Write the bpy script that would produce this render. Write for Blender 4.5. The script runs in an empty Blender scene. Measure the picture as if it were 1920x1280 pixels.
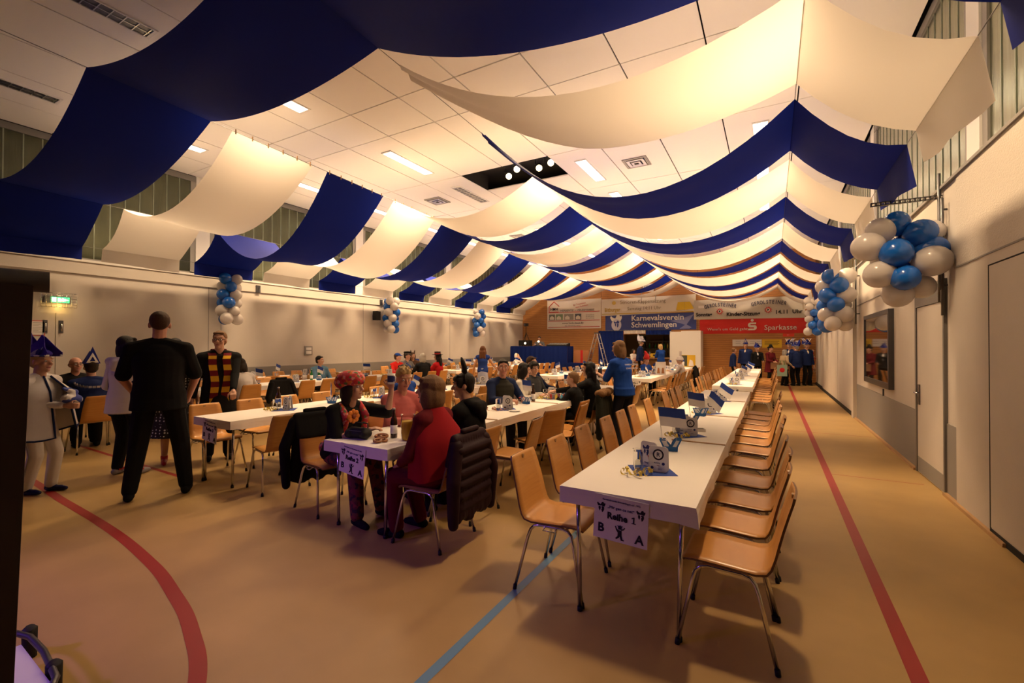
import bpy, bmesh, math, random
from mathutils import Vector, Matrix
random.seed(7)
C = bpy.context.scene.collection
SC = bpy.context.scene
PI = math.pi

# ---------------------------------------------------------------- camera, world, exposure
YAW, PIT, ROL, FOC, EYE = .5207, .0092, -.0024, 848.06, 1.57
_F = Vector((-math.sin(YAW)*math.cos(PIT), math.cos(YAW)*math.cos(PIT), math.sin(PIT)))
_R0 = Vector((math.cos(YAW), math.sin(YAW), 0)); _U0 = _R0.cross(_F)
_R = _R0*math.cos(ROL) - _U0*math.sin(ROL); _U = _U0*math.cos(ROL) + _R0*math.sin(ROL)
cam = bpy.data.cameras.new('camera'); cam.sensor_width = 36; cam.lens = FOC*36/1920; cam.clip_start = .05
cam_ob = bpy.data.objects.new('camera', cam); C.objects.link(cam_ob)
M = Matrix.Identity(4)
for i in range(3):
    M[i][0] = _R[i]; M[i][1] = _U[i]; M[i][2] = -_F[i]
M[2][3] = EYE
cam_ob.matrix_world = M
SC.camera = cam_ob
SC.view_settings.view_transform = 'Standard'; SC.view_settings.look = 'None'
SC.view_settings.gamma = 1; SC.view_settings.use_curve_mapping = False
SC.view_settings.exposure = 0.0
w = bpy.data.worlds.new('world'); SC.world = w; w.use_nodes = True
w.node_tree.nodes['Background'].inputs[0].default_value = (.03, .02, .03, 1)
w.node_tree.nodes['Background'].inputs[1].default_value = .25

WARM = (1.0, .67, .37)
LIGHT_W = 164.0         # watts of one lit ceiling luminaire
def area(name, loc, rot, sx, sy, power, col):
    l = bpy.data.lights.new(name, 'AREA'); l.shape = 'RECTANGLE'; l.size = sx; l.size_y = sy
    l.energy = power; l.color = col; l.spread = 2.05
    o = bpy.data.objects.new(name, l); C.objects.link(o); o.location = loc; o.rotation_euler = rot
    return o
def spot(name, loc, target, power, col, ang, blend=.6, size=.08):
    l = bpy.data.lights.new(name, 'SPOT'); l.energy = power; l.color = col; l.spot_size = ang
    l.spot_blend = blend; l.shadow_soft_size = size
    o = bpy.data.objects.new(name, l); C.objects.link(o); o.location = loc
    o.rotation_euler = (Vector(target)-Vector(loc)).to_track_quat('-Z', 'Y').to_euler()
    return o
LX = [-10.62, -7.22, -3.73, -.17]
LY = [4.42, 7.81, 10.28, 12.72, 15.13, 17.54, 19.95]
for x in LX:
    for y in LY:
        if (x, y) in ((-7.22, 10.28), (-3.73, 4.42)): continue      # unlit ones
        area('luminaire_light', (x, y, 5.725), (0, 0, 0), .24, 1.38, LIGHT_W*(.5 if y < 5 and x < -4 else 1), WARM)
# violet stage lamps behind the photographer
spot('stage_lamp_light', (-5.2, -2.6, 3.4), (-3.3, .3, .0), 480, (.36, .12, 1.0), 1.0, 1.0, .2)
spot('stage_lamp_light', (-1.9, -2.4, 1.15), (-2.2, 2.6, .5), 9, (.62, .22, .95), 1.0, 1.0, .2)
spot('stage_lamp_light', (-9.0, -1.5, 3.0), (-6.7, 1.7, 1.0), 60, (.35, .12, 1.0), .7, 1.0, .2)

# ---------------------------------------------------------------- materials
MATS = {}
def mat(name, col, rough=.6, metal=0, bump=0, bscale=60, var=0, vscale=8, emit=None, es=1, trans=0, spec=.5, coat=0, alpha=1, transl=0, stretch=None):
    if name in MATS: return MATS[name]
    m = bpy.data.materials.new(name); m.use_nodes = True
    nt = m.node_tree; N = nt.nodes; L = nt.links
    p = N['Principled BSDF']; out = N['Material Output']
    p.inputs['Base Color'].default_value = (*col, 1)
    p.inputs['Roughness'].default_value = rough; p.inputs['Metallic'].default_value = metal
    p.inputs['Specular IOR Level'].default_value = spec
    if coat: p.inputs['Coat Weight'].default_value = coat
    if trans: p.inputs['Transmission Weight'].default_value = trans
    if emit:
        p.inputs['Emission Color'].default_value = (*emit, 1); p.inputs['Emission Strength'].default_value = es
    tc = N.new('ShaderNodeTexCoord'); mp = N.new('ShaderNodeMapping'); L.new(tc.outputs['Object'], mp.inputs[0])
    if stretch: mp.inputs['Scale'].default_value = stretch
    colout = None
    if var:
        n = N.new('ShaderNodeTexNoise'); n.inputs['Scale'].default_value = vscale; n.inputs['Detail'].default_value = 5
        L.new(mp.outputs[0], n.inputs['Vector'])
        r = N.new('ShaderNodeValToRGB')
        r.color_ramp.elements[0].position = .3; r.color_ramp.elements[1].position = .7
        r.color_ramp.elements[0].color = (*[c*(1-var) for c in col], 1)
        r.color_ramp.elements[1].color = (*[min(1, c*(1+var)) for c in col], 1)
        L.new(n.outputs['Fac'], r.inputs[0]); L.new(r.outputs[0], p.inputs['Base Color']); colout = r.outputs[0]
    if bump:
        n = N.new('ShaderNodeTexNoise'); n.inputs['Scale'].default_value = bscale; n.inputs['Detail'].default_value = 3
        L.new(mp.outputs[0], n.inputs['Vector'])
        b = N.new('ShaderNodeBump'); b.inputs['Strength'].default_value = bump; b.inputs['Distance'].default_value = .01
        L.new(n.outputs['Fac'], b.inputs['Height']); L.new(b.outputs[0], p.inputs['Normal'])
    if transl:
        t = N.new('ShaderNodeBsdfTranslucent'); t.inputs[0].default_value = (*col, 1)
        mx = N.new('ShaderNodeMixShader'); mx.inputs[0].default_value = transl
        L.new(p.outputs[0], mx.inputs[1]); L.new(t.outputs[0], mx.inputs[2]); L.new(mx.outputs[0], out.inputs[0])
    MATS[name] = m
    return m
def pattern(name, cols, scale=30, rough=.8, kind='noise'):
    """several colours in patches (printed cloth)"""
    if name in MATS: return MATS[name]
    m = bpy.data.materials.new(name); m.use_nodes = True
    N = m.node_tree.nodes; L = m.node_tree.links; p = N['Principled BSDF']; p.inputs['Roughness'].default_value = rough
    tc = N.new('ShaderNodeTexCoord')
    if kind == 'dots':
        n = N.new('ShaderNodeTexVoronoi'); n.inputs['Scale'].default_value = scale; n.inputs['Randomness'].default_value = .25; src = n.outputs['Distance']
    else:
        n = N.new('ShaderNodeTexVoronoi'); n.inputs['Scale'].default_value = scale; s = N.new('ShaderNodeSeparateColor')
        L.new(n.outputs['Color'], s.inputs[0]); src = s.outputs[0]
    L.new(tc.outputs['Object'], n.inputs['Vector'])
    r = N.new('ShaderNodeValToRGB'); r.color_ramp.interpolation = 'CONSTANT'; e = r.color_ramp.elements
    k = len(cols)
    pos = [i/k for i in range(k)] if kind != 'dots' else [0, .28]
    while len(e) < k: e.new(.5)
    for i, c in enumerate(cols): e[i].position = pos[i]; e[i].color = (*c, 1)
    L.new(src, r.inputs[0]); L.new(r.outputs[0], p.inputs['Base Color'])
    MATS[name] = m
    return m
def glassy(name, col=(1, 1, 1), rough=.02):
    if name in MATS: return MATS[name]
    m = mat(name, col, rough, trans=1.0); m.node_tree.nodes['Principled BSDF'].inputs['IOR'].default_value = 1.45
    return m
def thin_glass(name):
    m = bpy.data.materials.new(name); m.use_nodes = True; N = m.node_tree.nodes; L = m.node_tree.links
    t = N.new('ShaderNodeBsdfTransparent'); t.inputs[0].default_value = (.93, .93, .92, 1); g = N.new('ShaderNodeBsdfGlossy'); g.inputs['Roughness'].default_value = .04
    w_ = N.new('ShaderNodeLayerWeight'); w_.inputs[0].default_value = .10; x = N.new('ShaderNodeMixShader')
    L.new(w_.outputs['Fresnel'], x.inputs[0]); L.new(t.outputs[0], x.inputs[1]); L.new(g.outputs[0], x.inputs[2]); L.new(x.outputs[0], N['Material Output'].inputs[0])
    MATS[name] = m
    return m
def wood(name, c1, c2, sc=(1, 14, 14), rough=.35, ns=4):
    if name in MATS: return MATS[name]
    m = bpy.data.materials.new(name); m.use_nodes = True
    N = m.node_tree.nodes; L = m.node_tree.links; p = N['Principled BSDF']; p.inputs['Roughness'].default_value = rough
    tc = N.new('ShaderNodeTexCoord'); mp = N.new('ShaderNodeMapping'); mp.inputs['Scale'].default_value = sc
    n = N.new('ShaderNodeTexNoise'); n.inputs['Scale'].default_value = ns; n.inputs['Detail'].default_value = 6; n.inputs['Distortion'].default_value = .6
    r = N.new('ShaderNodeValToRGB'); r.color_ramp.elements[0].color = (*c1, 1); r.color_ramp.elements[1].color = (*c2, 1)
    r.color_ramp.elements[0].position = .3; r.color_ramp.elements[1].position = .7
    L.new(tc.outputs['Object'], mp.inputs[0]); L.new(mp.outputs[0], n.inputs['Vector']); L.new(n.outputs['Fac'], r.inputs[0]); L.new(r.outputs[0], p.inputs['Base Color'])
    MATS[name] = m
    return m

m_floor = mat('floor_lino', (.42, .275, .105), .40, spec=.35, var=.10, vscale=1.6, bump=.03, bscale=220)
m_wall = mat('wall_paint', (.60, .56, .51), .85, bump=.12, bscale=90, var=.03, vscale=2)
m_rough = mat('wall_roughcast', (.60, .56, .51), .95, bump=.45, bscale=70)
m_dado = mat('dado_grey', (.27, .26, .25), .7, bump=.05, bscale=90)
m_grey = mat('grey_paint', (.17, .165, .16), .5)
m_ceil = mat('ceiling_board', (.88, .86, .83), .9, bump=.05, bscale=150)
m_black = mat('black', (.012, .012, .012), .6, spec=.3)
m_dark = mat('dark_void', (.008, .007, .006), .9)
m_white = mat('white_paint', (.78, .77, .75), .5)
m_alu = mat('aluminium', (.62, .60, .58), .35, 1)
m_chrome = mat('chrome', (.68, .67, .66), .16, 1)
m_steel = mat('steel_dark', (.12, .12, .13), .4, .8)
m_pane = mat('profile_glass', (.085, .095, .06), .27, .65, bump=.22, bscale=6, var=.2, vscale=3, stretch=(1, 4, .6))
m_pane2 = mat('profile_glass_lit', (.20, .22, .145), .2, .85, bump=.3, bscale=5, var=.2, vscale=3, stretch=(1, 4, .5))  # same glass as the left windows, with the right side's brightness put into it
m_joint = mat('pane_joint', (.22, .26, .21), .35, .3)
m_chair = wood('beech_ply', (.53, .245, .060), (.61, .30, .082), (1, 2, 16), .28)
m_edge = wood('ply_edge', (.13, .06, .02), (.20, .09, .03))
m_lath = wood('lath', (.42, .25, .11), (.5, .3, .13))
m_slat = wood('wall_slat', (.40, .17, .045), (.52, .24, .07), (.6, 8, 8), .5)
m_cloth = mat('paper_cloth', (.83, .80, .77), .75, bump=.12, bscale=9)
m_drw = mat('drape_white', (.84, .81, .77),   .9, bump=.22, bscale=5, stretch=(1.6, .7, 1), transl=.19, spec=.2)
m_drb = mat('drape_blue', (.0028, .012, .19), .75, bump=.08, bscale=14, transl=.12, spec=.15)
m_blue = mat('blue_cloth', (.006, .022, .17), .8, bump=.08, bscale=20, spec=.15)
m_paper = mat('paper', (.80, .78, .77), .8)
m_ink = mat('ink', (.01, .01, .02), .8)
m_navy = mat('navy_ink', (.02, .03, .16), .8)
m_pblue = mat('paper_blue', (.012, .05, .30), .75)
m_cblue = mat('card_blue', (.02, .13, .38), .7)
m_gold = mat('streamer_gold', (.62, .48, .08), .4, .25)
m_glass = thin_glass('clear_glass')
m_brown = mat('bottle_brown', (.045, .016, .006), .12, coat=.5)
m_green = mat('bottle_green', (.02, .16, .04), .12, coat=.5)
m_red = mat('red_cloth', (.55, .012, .012), .7)
m_yellow = mat('yellow_print', (.75, .50, .03), .7)
m_bblue = mat('balloon_blue', (.012, .14, .62), .18, coat=.3, transl=.15)
m_bwhite = mat('balloon_white', (.76, .72, .70), .22, coat=.3, transl=.3)
m_lred = mat('line_red', (.30, .014, .014), .5)
m_lblue = mat('line_blue', (.10, .24, .38), .5)
m_lamp = mat('luminaire_diffuser', (.9, .9, .9), .5, emit=(1, .86, .62), es=5.0)
m_bulb = mat('lamp_lens', (.9, .8, .6), .4, emit=(1, .72, .38), es=9.0)
m_exit = mat('exit_green', (.02, .4, .12), .5, emit=(.10, 1, .35), es=1.6)
m_exitw = mat('exit_white', (.9, .9, .8), .5, emit=(1, .95, .7), es=2.5)

# ---------------------------------------------------------------- mesh builder
class MB:
    def __init__(s): s.v = []; s.f = []; s.m = []
    def add(s, vs, fs, mi=0):
        o = len(s.v); s.v += [tuple(p) for p in vs]
        for f in fs: s.f.append(tuple(i+o for i in f)); s.m.append(mi)
        return s
    def box(s, x0, y0, z0, x1, y1, z1, mi=0):
        vs = [(x, y, z) for z in (z0, z1) for y in (y0, y1) for x in (x0, x1)]
        return s.add(vs, [(0, 2, 3, 1), (4, 5, 7, 6), (0, 1, 5, 4), (2, 6, 7, 3), (0, 4, 6, 2), (1, 3, 7, 5)], mi)
    def obox(s, c, sz, R, mi=0):
        h = [a/2 for a in sz]; c = Vector(c)
        vs = [c+R@Vector((x*h[0], y*h[1], z*h[2])) for z in (-1, 1) for y in (-1, 1) for x in (-1, 1)]
        return s.add(vs, [(0, 2, 3, 1), (4, 5, 7, 6), (0, 1, 5, 4), (2, 6, 7, 3), (0, 4, 6, 2), (1, 3, 7, 5)], mi)
    def tube(s, pts, r, n=8, mi=0, caps=True):
        pts = [Vector(p) for p in pts]; rs = r if isinstance(r, (list, tuple)) else [r]*len(pts)
        vs = []; prev = None
        for i, p in enumerate(pts):
            a = pts[max(0, i-1)]; b = pts[min(len(pts)-1, i+1)]; t = (b-a).normalized()
            if prev is None:
                ref = Vector((0, 0, 1)) if abs(t.z) < .9 else Vector((1, 0, 0)); u = t.cross(ref).normalized()
            else: u = (prev-t*prev.dot(t)).normalized()
            prev = u; w_ = t.cross(u)
            for k in range(n):
                an = 2*PI*k/n; vs.append(p+(u*math.cos(an)+w_*math.sin(an))*rs[i])
        fs = [(i*n+k, i*n+(k+1) % n, (i+1)*n+(k+1) % n, (i+1)*n+k) for i in range(len(pts)-1) for k in range(n)]
        if caps: fs += [tuple(range(n-1, -1, -1)), tuple((len(pts)-1)*n+k for k in range(n))]
        return s.add(vs, fs, mi)
    def lathe(s, prof, n=14, c=(0, 0, 0), mi=0):
        c = Vector(c); vs = [c+Vector((r*math.cos(2*PI*k/n), r*math.sin(2*PI*k/n), z)) for r, z in prof for k in range(n)]
        L = len(prof)
        fs = [(i*n+k, i*n+(k+1) % n, (i+1)*n+(k+1) % n, (i+1)*n+k) for i in range(L-1) for k in range(n)]
        fs += [tuple(range(n-1, -1, -1)), tuple((L-1)*n+k for k in range(n))]
        return s.add(vs, fs, mi)
    def ell(s, c, rad, R=None, n=12, m=8, mi=0):
        c = Vector(c); vs = []
        for j in range(1, m):
            th = PI*j/m
            for k in range(n):
                v = Vector((rad[0]*math.sin(th)*math.cos(2*PI*k/n), rad[1]*math.sin(th)*math.sin(2*PI*k/n), rad[2]*math.cos(th)))
                vs.append(c+(R@v if R else v))
        t = Vector((0, 0, rad[2])); vs += [c+(R@t if R else t), c-(R@t if R else t)]
        T = (m-1)*n
        fs = [(j*n+k, (j+1)*n+k, (j+1)*n+(k+1) % n, j*n+(k+1) % n) for j in range(m-2) for k in range(n)]
        fs += [(T, k, (k+1) % n) for k in range(n)] + [(T+1, (m-2)*n+(k+1) % n, (m-2)*n+k) for k in range(n)]
        return s.add(vs, fs, mi)
    def cap(s, a, ra, b, rb, n=10):
        """closed tapered capsule"""
        a = Vector(a); b = Vector(b); d = b-a; L = d.length
        if L < 1e-6: return s.ell(a, (ra, ra, ra))
        t = d/L
        pts = [a-t*ra*.95, a-t*ra*.7, a-t*ra*.3] + [a+d*.0] + [a+d*.5] + [b] + [b+t*rb*.3, b+t*rb*.7, b+t*rb*.95]
        rr = [ra*.3, ra*.71, ra*.954, ra, (ra+rb)/2, rb, rb*.954, rb*.71, rb*.3]
        return s.tube(pts, rr, n)
    def prism(s, poly, depth, R=None, c=(0, 0, 0), mi=0):
        """2-D outline (x,z) extruded along y by depth"""
        c = Vector(c); n = len(poly); vs = []
        for y in (0, depth):
            for x, z in poly:
                v = Vector((x, y, z)); vs.append(c+(R@v if R else v))
        fs = [tuple(range(n)), tuple(range(2*n-1, n-1, -1))] + [(i, i+n, (i+1) % n+n, (i+1) % n) for i in range(n)]
        return s.add(vs, fs, mi)
    def mesh(s, name, mats, smooth=False):
        me = bpy.data.meshes.new(name); me.from_pydata(s.v, [], s.f)
        for m in (mats if isinstance(mats, (list, tuple)) else [mats]): me.materials.append(m)
        if any(s.m): me.polygons.foreach_set('material_index', s.m)
        if smooth: me.polygons.foreach_set('use_smooth', [True]*len(s.f))
        me.update()
        return me
    def build(s, name, mats, parent=None, smooth=False, loc=None, rot=None):
        return ob(name, s.mesh(name, mats, smooth), parent, loc, rot)
def ob(name, me, parent=None, loc=None, rot=None):
    o = bpy.data.objects.new(name, me); C.objects.link(o)
    if parent: o.parent = parent
    if loc is not None: o.location = loc
    if rot is not None: o.rotation_euler = rot
    return o
def tag(o, label, cat, group=None):
    o['label'] = label; o['category'] = cat
    if group: o['group'] = group
    return o
def thing(name, label, cat, loc=(0, 0, 0), rz=0, group=None):
    o = bpy.data.objects.new(name, None); C.objects.link(o); o.empty_display_size = .1
    o.location = loc; o.rotation_euler = (0, 0, rz)
    return tag(o, label, cat, group)
def struct(o): o['kind'] = 'structure'; return o
KIDS = {}
def kids(o):
    if o.name not in KIDS: KIDS[o.name] = list(o.children)
    return KIDS[o.name]
def dup(root, loc=None, rz=None, label=None, group=None, parent=None):
    c = root.copy(); C.objects.link(c)
    if loc is not None: c.location = loc
    if rz is not None: c.rotation_euler = (0, 0, rz)
    if label: c['label'] = label
    if group: c['group'] = group
    if parent: c.parent = parent
    for ch in kids(root): dup(ch, parent=c)
    return c
def flush():
    """turn everything made through modifiers or fonts so far into plain meshes"""
    bpy.context.view_layer.update(); dg = bpy.context.evaluated_depsgraph_get()
    new = [(o, bpy.data.meshes.new_from_object(o.evaluated_get(dg))) for o in BLOBS]
    for o, me in new:
        if o.type == 'FONT':
            q = bpy.data.objects.new('text_', me); C.objects.link(q); nm = o.name; q.parent = o.parent; q.location = o.location; q.rotation_euler = o.rotation_euler; q.scale = o.scale
            bpy.data.objects.remove(o); q.name = nm
        else: o.modifiers.clear(); o.data = me
    BLOBS.clear(); bpy.context.view_layer.update()
BLOBS = []      # remeshed at the end in one go
def blob(mb, name, m, parent, vox=.01, smooth=2, fac=.5):
    o = mb.build(name, m, parent, True)
    r = o.modifiers.new('r', 'REMESH'); r.mode = 'VOXEL'; r.voxel_size = vox; r.use_smooth_shade = True
    if smooth:
        q = o.modifiers.new('s', 'SMOOTH'); q.iterations = smooth; q.factor = fac
    BLOBS.append(o)
    return o
def text(s, size, m, parent, loc, rot=(PI/2, 0, 0), align='CENTER', sx=1, ext=.0015, name='lettering', bold=0):
    cu = bpy.data.curves.new(name, 'FONT'); cu.body = s; cu.size = size; cu.align_x = align; cu.extrude = ext; cu.resolution_u = 2
    cu.offset = bold
    cu.materials.append(m)
    o = ob(name, cu, parent, loc, rot); o.scale = (sx, 1, 1); BLOBS.append(o)
    return o
ORD = ['', 'first', 'second', 'third', 'fourth', 'fifth', 'sixth', 'seventh', 'eighth', 'ninth', 'tenth', 'eleventh', 'twelfth', 'thirteenth', 'fourteenth', 'fifteenth', 'sixteenth', 'seventeenth', 'eighteenth']
# ================================================================ the hall
XL, XR, YB, ZC, ZL, YF = -12.36, 1.616, 22.8, 5.756, 3.31, -3.2
fl = struct(MB().box(XL-.3, YF, -.12, XR+.3, YB+3.2, 0).build('floor', m_floor))
def line(name, pts, wd, m):
    if len(pts) > 4:                 # round the curve
        q = []
        for i in range(len(pts)-1):
            p0, p1, p2, p3 = [Vector(pts[min(max(j, 0), len(pts)-1)]) for j in (i-1, i, i+1, i+2)]
            for k in range(4):
                t = k/4; q.append(tuple(.5*((2*p1)+(p2-p0)*t+(2*p0-5*p1+4*p2-p3)*t*t+(3*p1-p0-3*p2+p3)*t**3)))
        pts = q+[pts[-1]]
    mb = MB(); vs = []; n = len(pts)
    for i, p in enumerate(pts):
        a = Vector(pts[max(0, i-1)]); b = Vector(pts[min(n-1, i+1)]); t = (b-a).normalized(); q = Vector((-t.y, t.x))*wd/2
        vs += [(p[0]+q.x, p[1]+q.y, .0015), (p[0]-q.x, p[1]-q.y, .0015)]
    mb.add(vs, [(2*i, 2*i+1, 2*i+3, 2*i+2) for i in range(n-1)])
    return mb.build(name, m, fl)
line('court_line', [(.60, YF+.2), (.60, 21.8)], .075, m_lred)['label'] = 'long straight red court line along right wall'
line('court_line', [(-1.42, 0.3), (-1.42, 10)], .055, m_lblue)['label'] = 'blue court line under the front table'
pts = [(-9.5, 1.80)] + [(-7.93, 1.80), (-7.1, 1.77), (-6.3, 1.72), (-5.6, 1.69), (-5.01, 1.66), (-4.5, 1.62), (-4.07, 1.57), (-3.65, 1.51), (-3.28, 1.43), (-2.98, 1.36), (-2.7, 1.27), (-2.48, 1.19), (-2.27, 1.08), (-2.1, .95), (-1.97, .8)]
line('court_line', pts, .075, m_lred)['label'] = 'curved red court line on the bare floor'
line('court_line', [(-9.5, 2.77), (-6.05, 2.72)], .05, m_lred)
line('court_line', [(-1.4, 9.9), (1.5, 9.9)], .02, m_lred)
line('court_line', [(.64, 6.8), (1.5, 6.8)], .015, m_lred)

# --- left wall
wl = struct(MB().box(XL-.3, YF, 0, XL, YB, ZL).build('wall_left', m_wall))
MB().box(XL, YF, .1, XL+.012, YB, .97).build('dado_panel', m_dado, wl)
MB().box(XL-.02, YF, ZL-.03, XL+.05, YB, ZL+.02).build('ledge', m_white, wl)
MB().box(XL, YF, ZL-.28, XL+.03, YB, ZL-.03).build('fascia', m_wall, wl)
for y in (6.1, 6.4, 11.1, 16.0):
    MB().box(XL, y, .97, XL+.006, y+.012, ZL-.28).build('panel_joint', m_dado, wl)
d = struct(thing('door_1', '', '')); del d['label']; del d['category']
MB().box(XL, 2.25, .0, XL+.02, 3.268, 2.2).build('door_leaf', m_wall, d)
MB().box(XL, 3.288, .0, XL+.02, 4.26, 2.2).build('door_leaf', m_wall, d)
for y in (3.13, 3.36):
    h = MB().box(XL+.02, y-.035, 1.80, XL+.03, y+.035, 2.05).build('door_handle', m_steel, d)
    MB().tube([(XL+.03, y, 1.84), (XL+.07, y, 1.84), (XL+.07, y, 1.98), (XL+.03, y, 1.98)], .011, 8).build('grip', m_chrome, h, True)
# --- right wall
wr = struct(MB().box(XR, 6.12, 0, XR+.3, YB, ZL-.03).build('wall_right', m_wall))
MB().box(XR-.02, YF, 0, XR+.3, 6.12, 2.36).build('front_panel', m_wall, wr)
MB().box(XR-.012, YF, 2.36, XR+.3, 6.12, ZL-.03).build('roughcast', m_rough, wr)
MB().box(XR-.028, YF, 2.352, XR-.01, 6.12, 2.366).build('panel_joint', m_dado, wr)
MB().box(XR-.012, 6.12, 2.44, XR, 12.3, 2.452).build('panel_joint', m_dado, wr)
MB().box(XR-.024, 3.0, .06, XR-.019, 5.31, 2.25).build('hatch_leaf', m_wall, wr)
for a in ((5.30, .05, 5.315, 2.262), (3.0, 2.25, 5.315, 2.262)):
    MB().box(XR-.026, a[0], a[1], XR-.018, a[2], a[3]).build('panel_joint', m_dark, wr)
MB().box(XR-.03, 3.0, 0, XR-.018, 5.3, .05).build('skirting_gap', m_dark, wr)
MB().box(XR-.010, 6.13, .02, XR, 6.44, .76).build('dado_panel', m_dado, wr)
MB().box(XR-.010, 7.56, .02, XR, 12.25, .76).build('dado_panel', m_dado, wr)
MB().box(XR-.03, YF, ZL-.035, XR+.1, YB, ZL-.005).build('ledge', m_dado, wr)
MB().box(XR-.07, 12.3, 0, XR+.05, 12.55, ZL).build('pilaster', m_wall, wr)
for y0, y1 in ((12.55, 15.2), (15.23, 17.6), (17.63, 19.5)):
    MB().box(XR-.04, y0, .02, XR, y1, 2.75).build('sliding_panel', m_dado if y0 < 12 else m_wall, wr)
MB().box(XR-.045, 12.55, .0, XR, 22.4, .10).build('skirting_gap', m_dark, wr)
struct(MB().box(XR-.05, 5.0, 0, XR-.0, 6.44, .03).build('baseboard_right', m_lath))
struct(MB().box(XR-.05, 7.56, 0, XR-.0, 12.3, .03).build('baseboard_right', m_lath))
struct(MB().box(XL, 4.3, 0, XL+.03, YB, .08).build('baseboard_left', m_dado))
d = struct(thing('door_2', '', '')); del d['label']; del d['category']
fr = MB(); fr.box(XR-.03, 6.44, 0, XR+.02, 6.48, 2.3); fr.box(XR-.03, 7.5, 0, XR+.02, 7.56, 2.3); fr.box(XR-.03, 6.48, 2.06, XR+.02, 7.5, 2.18); fr.box(XR-.02, 6.48, 2.18, XR, 7.5, 2.3)
fr.build('door_frame', m_grey, d)
MB().box(XR-.02, 6.485, .01, XR-.002, 7.495, 2.055).build('door_leaf', m_wall, d)
MB().box(XR-.024, 6.5, .02, XR-.018, 7.48, .20).build('kick_plate', m_dado, d)
h = MB().box(XR-.03, 7.37, .85, XR-.018, 7.44, 1.10).build('door_handle', m_steel, d)
MB().tube([(XR-.03, 7.40, 1.0), (XR-.07, 7.40, 1.0), (XR-.07, 7.28, 1.0)], .010, 8).build('lever', m_chrome, h, True)
# --- back wall with the bar opening
wb = struct(MB().box(XL-.3, YB, 0, -6.5, YB+.25, 6).box(-4.2, YB, 0, XR+.3, YB+.25, 6).box(-6.5, YB, 2.2, -4.2, YB+.25, 6).build('wall_back', m_edge))
mb = MB(); z = .05
while z < ZC:
    for a, b in (((XL, -6.52), (-4.18, XR)) if z < 2.15 else ((XL, -7.7), (-7.68, -3.02), (-3.0, XR))):
        mb.box(a, YB-.02, z, b, YB, z+.088)
    z += .1
sl = mb.build('slat', m_slat, wb); sl['kind'] = 'stuff'
br = struct(MB().box(-7.2, YB+3.1, 0, -3.4, YB+3.2, 2.8).box(-7.25, YB+.25, 0, -7.2, YB+3.1, 2.8).box(-3.45, YB+.25, 0, -3.4, YB+3.1, 2.8).box(-7.2, YB+.25, 2.7, -3.4, YB+3.1, 2.8).build('wall_bar', mat('bar_wall', (.26, .2, .12), .8)))
area('bar_lamp_light', (-5.3, YB+1.5, 2.65), (0, 0, 0), 1.2, .3, 10, WARM)
# --- ceiling: dark slab and board panels with open joints
ce = struct(MB().box(XL-.3, YF, 6.15, XR+.3, YB+.3, 6.35).build('ceiling', m_dark))
XS = [XL-.05]+[-.775+1.172*i for i in range(-9, 3)]
XS[-1] = XR+.05
YS = [-2.2, .2, .78, 3.22, 5.64, 6.59, 9.03, 11.48, 13.9, 16.31, 18.73, 21.15, YB]
G = .011
OPEN = (-6.63, 9.03, -4.29, 10.25)
for i in range(len(XS)-1):
    for j in range(len(YS)-1):
        x0, x1, y0, y1 = XS[i]+G, XS[i+1]-G, YS[j]+G, YS[j+1]-G
        if abs(y0-9.04) < .02 and x0 > -6.7 and x1 < -4.2: y0 = 10.25
        dz = random.uniform(-.002, .002)
        MB().box(x0, y0, ZC+dz, x1, y1, ZC+.025+dz).build('ceiling_panel', m_ceil, ce)
mb = MB()
for x in (OPEN[0]-.02, OPEN[2]): mb.box(x, OPEN[1], ZC+.01, x+.02, OPEN[3], 6.15)
mb.build('opening_lining', m_dark, ce)
# luminaires
def luminaire(lit):
    t = thing('ceiling_light', '', 'ceiling light')
    f = MB()
    for a in ((-.14, -.73, .14, -.69), (-.14, .69, .14, .73), (-.14, -.69, -.12, .69), (.12, -.69, .14, .69)): f.box(a[0], a[1], -.018, a[2], a[3], 0)
    f.build('frame', m_white, t)
    if lit: MB().box(-.12, -.69, -.012, .12, .69, -.004).build('diffuser', m_lamp, t)
    else:
        MB().box(-.12, -.69, -.006, .12, .69, -.002).build('reflector', m_steel, t)
        g = MB(); g.box(-.006, -.69, -.016, .006, .69, -.004)
        for k in range(11): g.box(-.12, -.66+k*.132, -.016, .12, -.65+k*.132, -.004)
        g.build('louvre', m_alu, t)
    return t
first = {True: None, False: None}
cnt = {}
rows = ['above the photographer, nearest row', 'in the front lit row', 'in the second lit row', 'in the third lit row', 'in the fourth lit row', 'in the fifth lit row', 'in the sixth lit row', 'in the farthest row']
colname = ['by left windows', 'left of centre', 'right of centre', 'by right wall']
for j, y in enumerate([2.12]+LY):
    for i, x in enumerate(LX):
        lit = not (j == 0 or (i == 1 and j == 3) or (i == 2 and j == 1))
        if j == 0 and i > 1: continue
        lab = ('glowing white strip ceiling light ' if lit else 'unlit louvred strip ceiling light ')+rows[j]+', '+colname[i]
        if first[lit] is None:
            t = first[lit] = luminaire(lit); t.location = (x, y, ZC-.003); t['label'] = lab; t['group'] = 'strip lights in the ceiling'
        else: dup(first[lit], (x, y, ZC-.003), 0, lab, 'strip lights in the ceiling')
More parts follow.
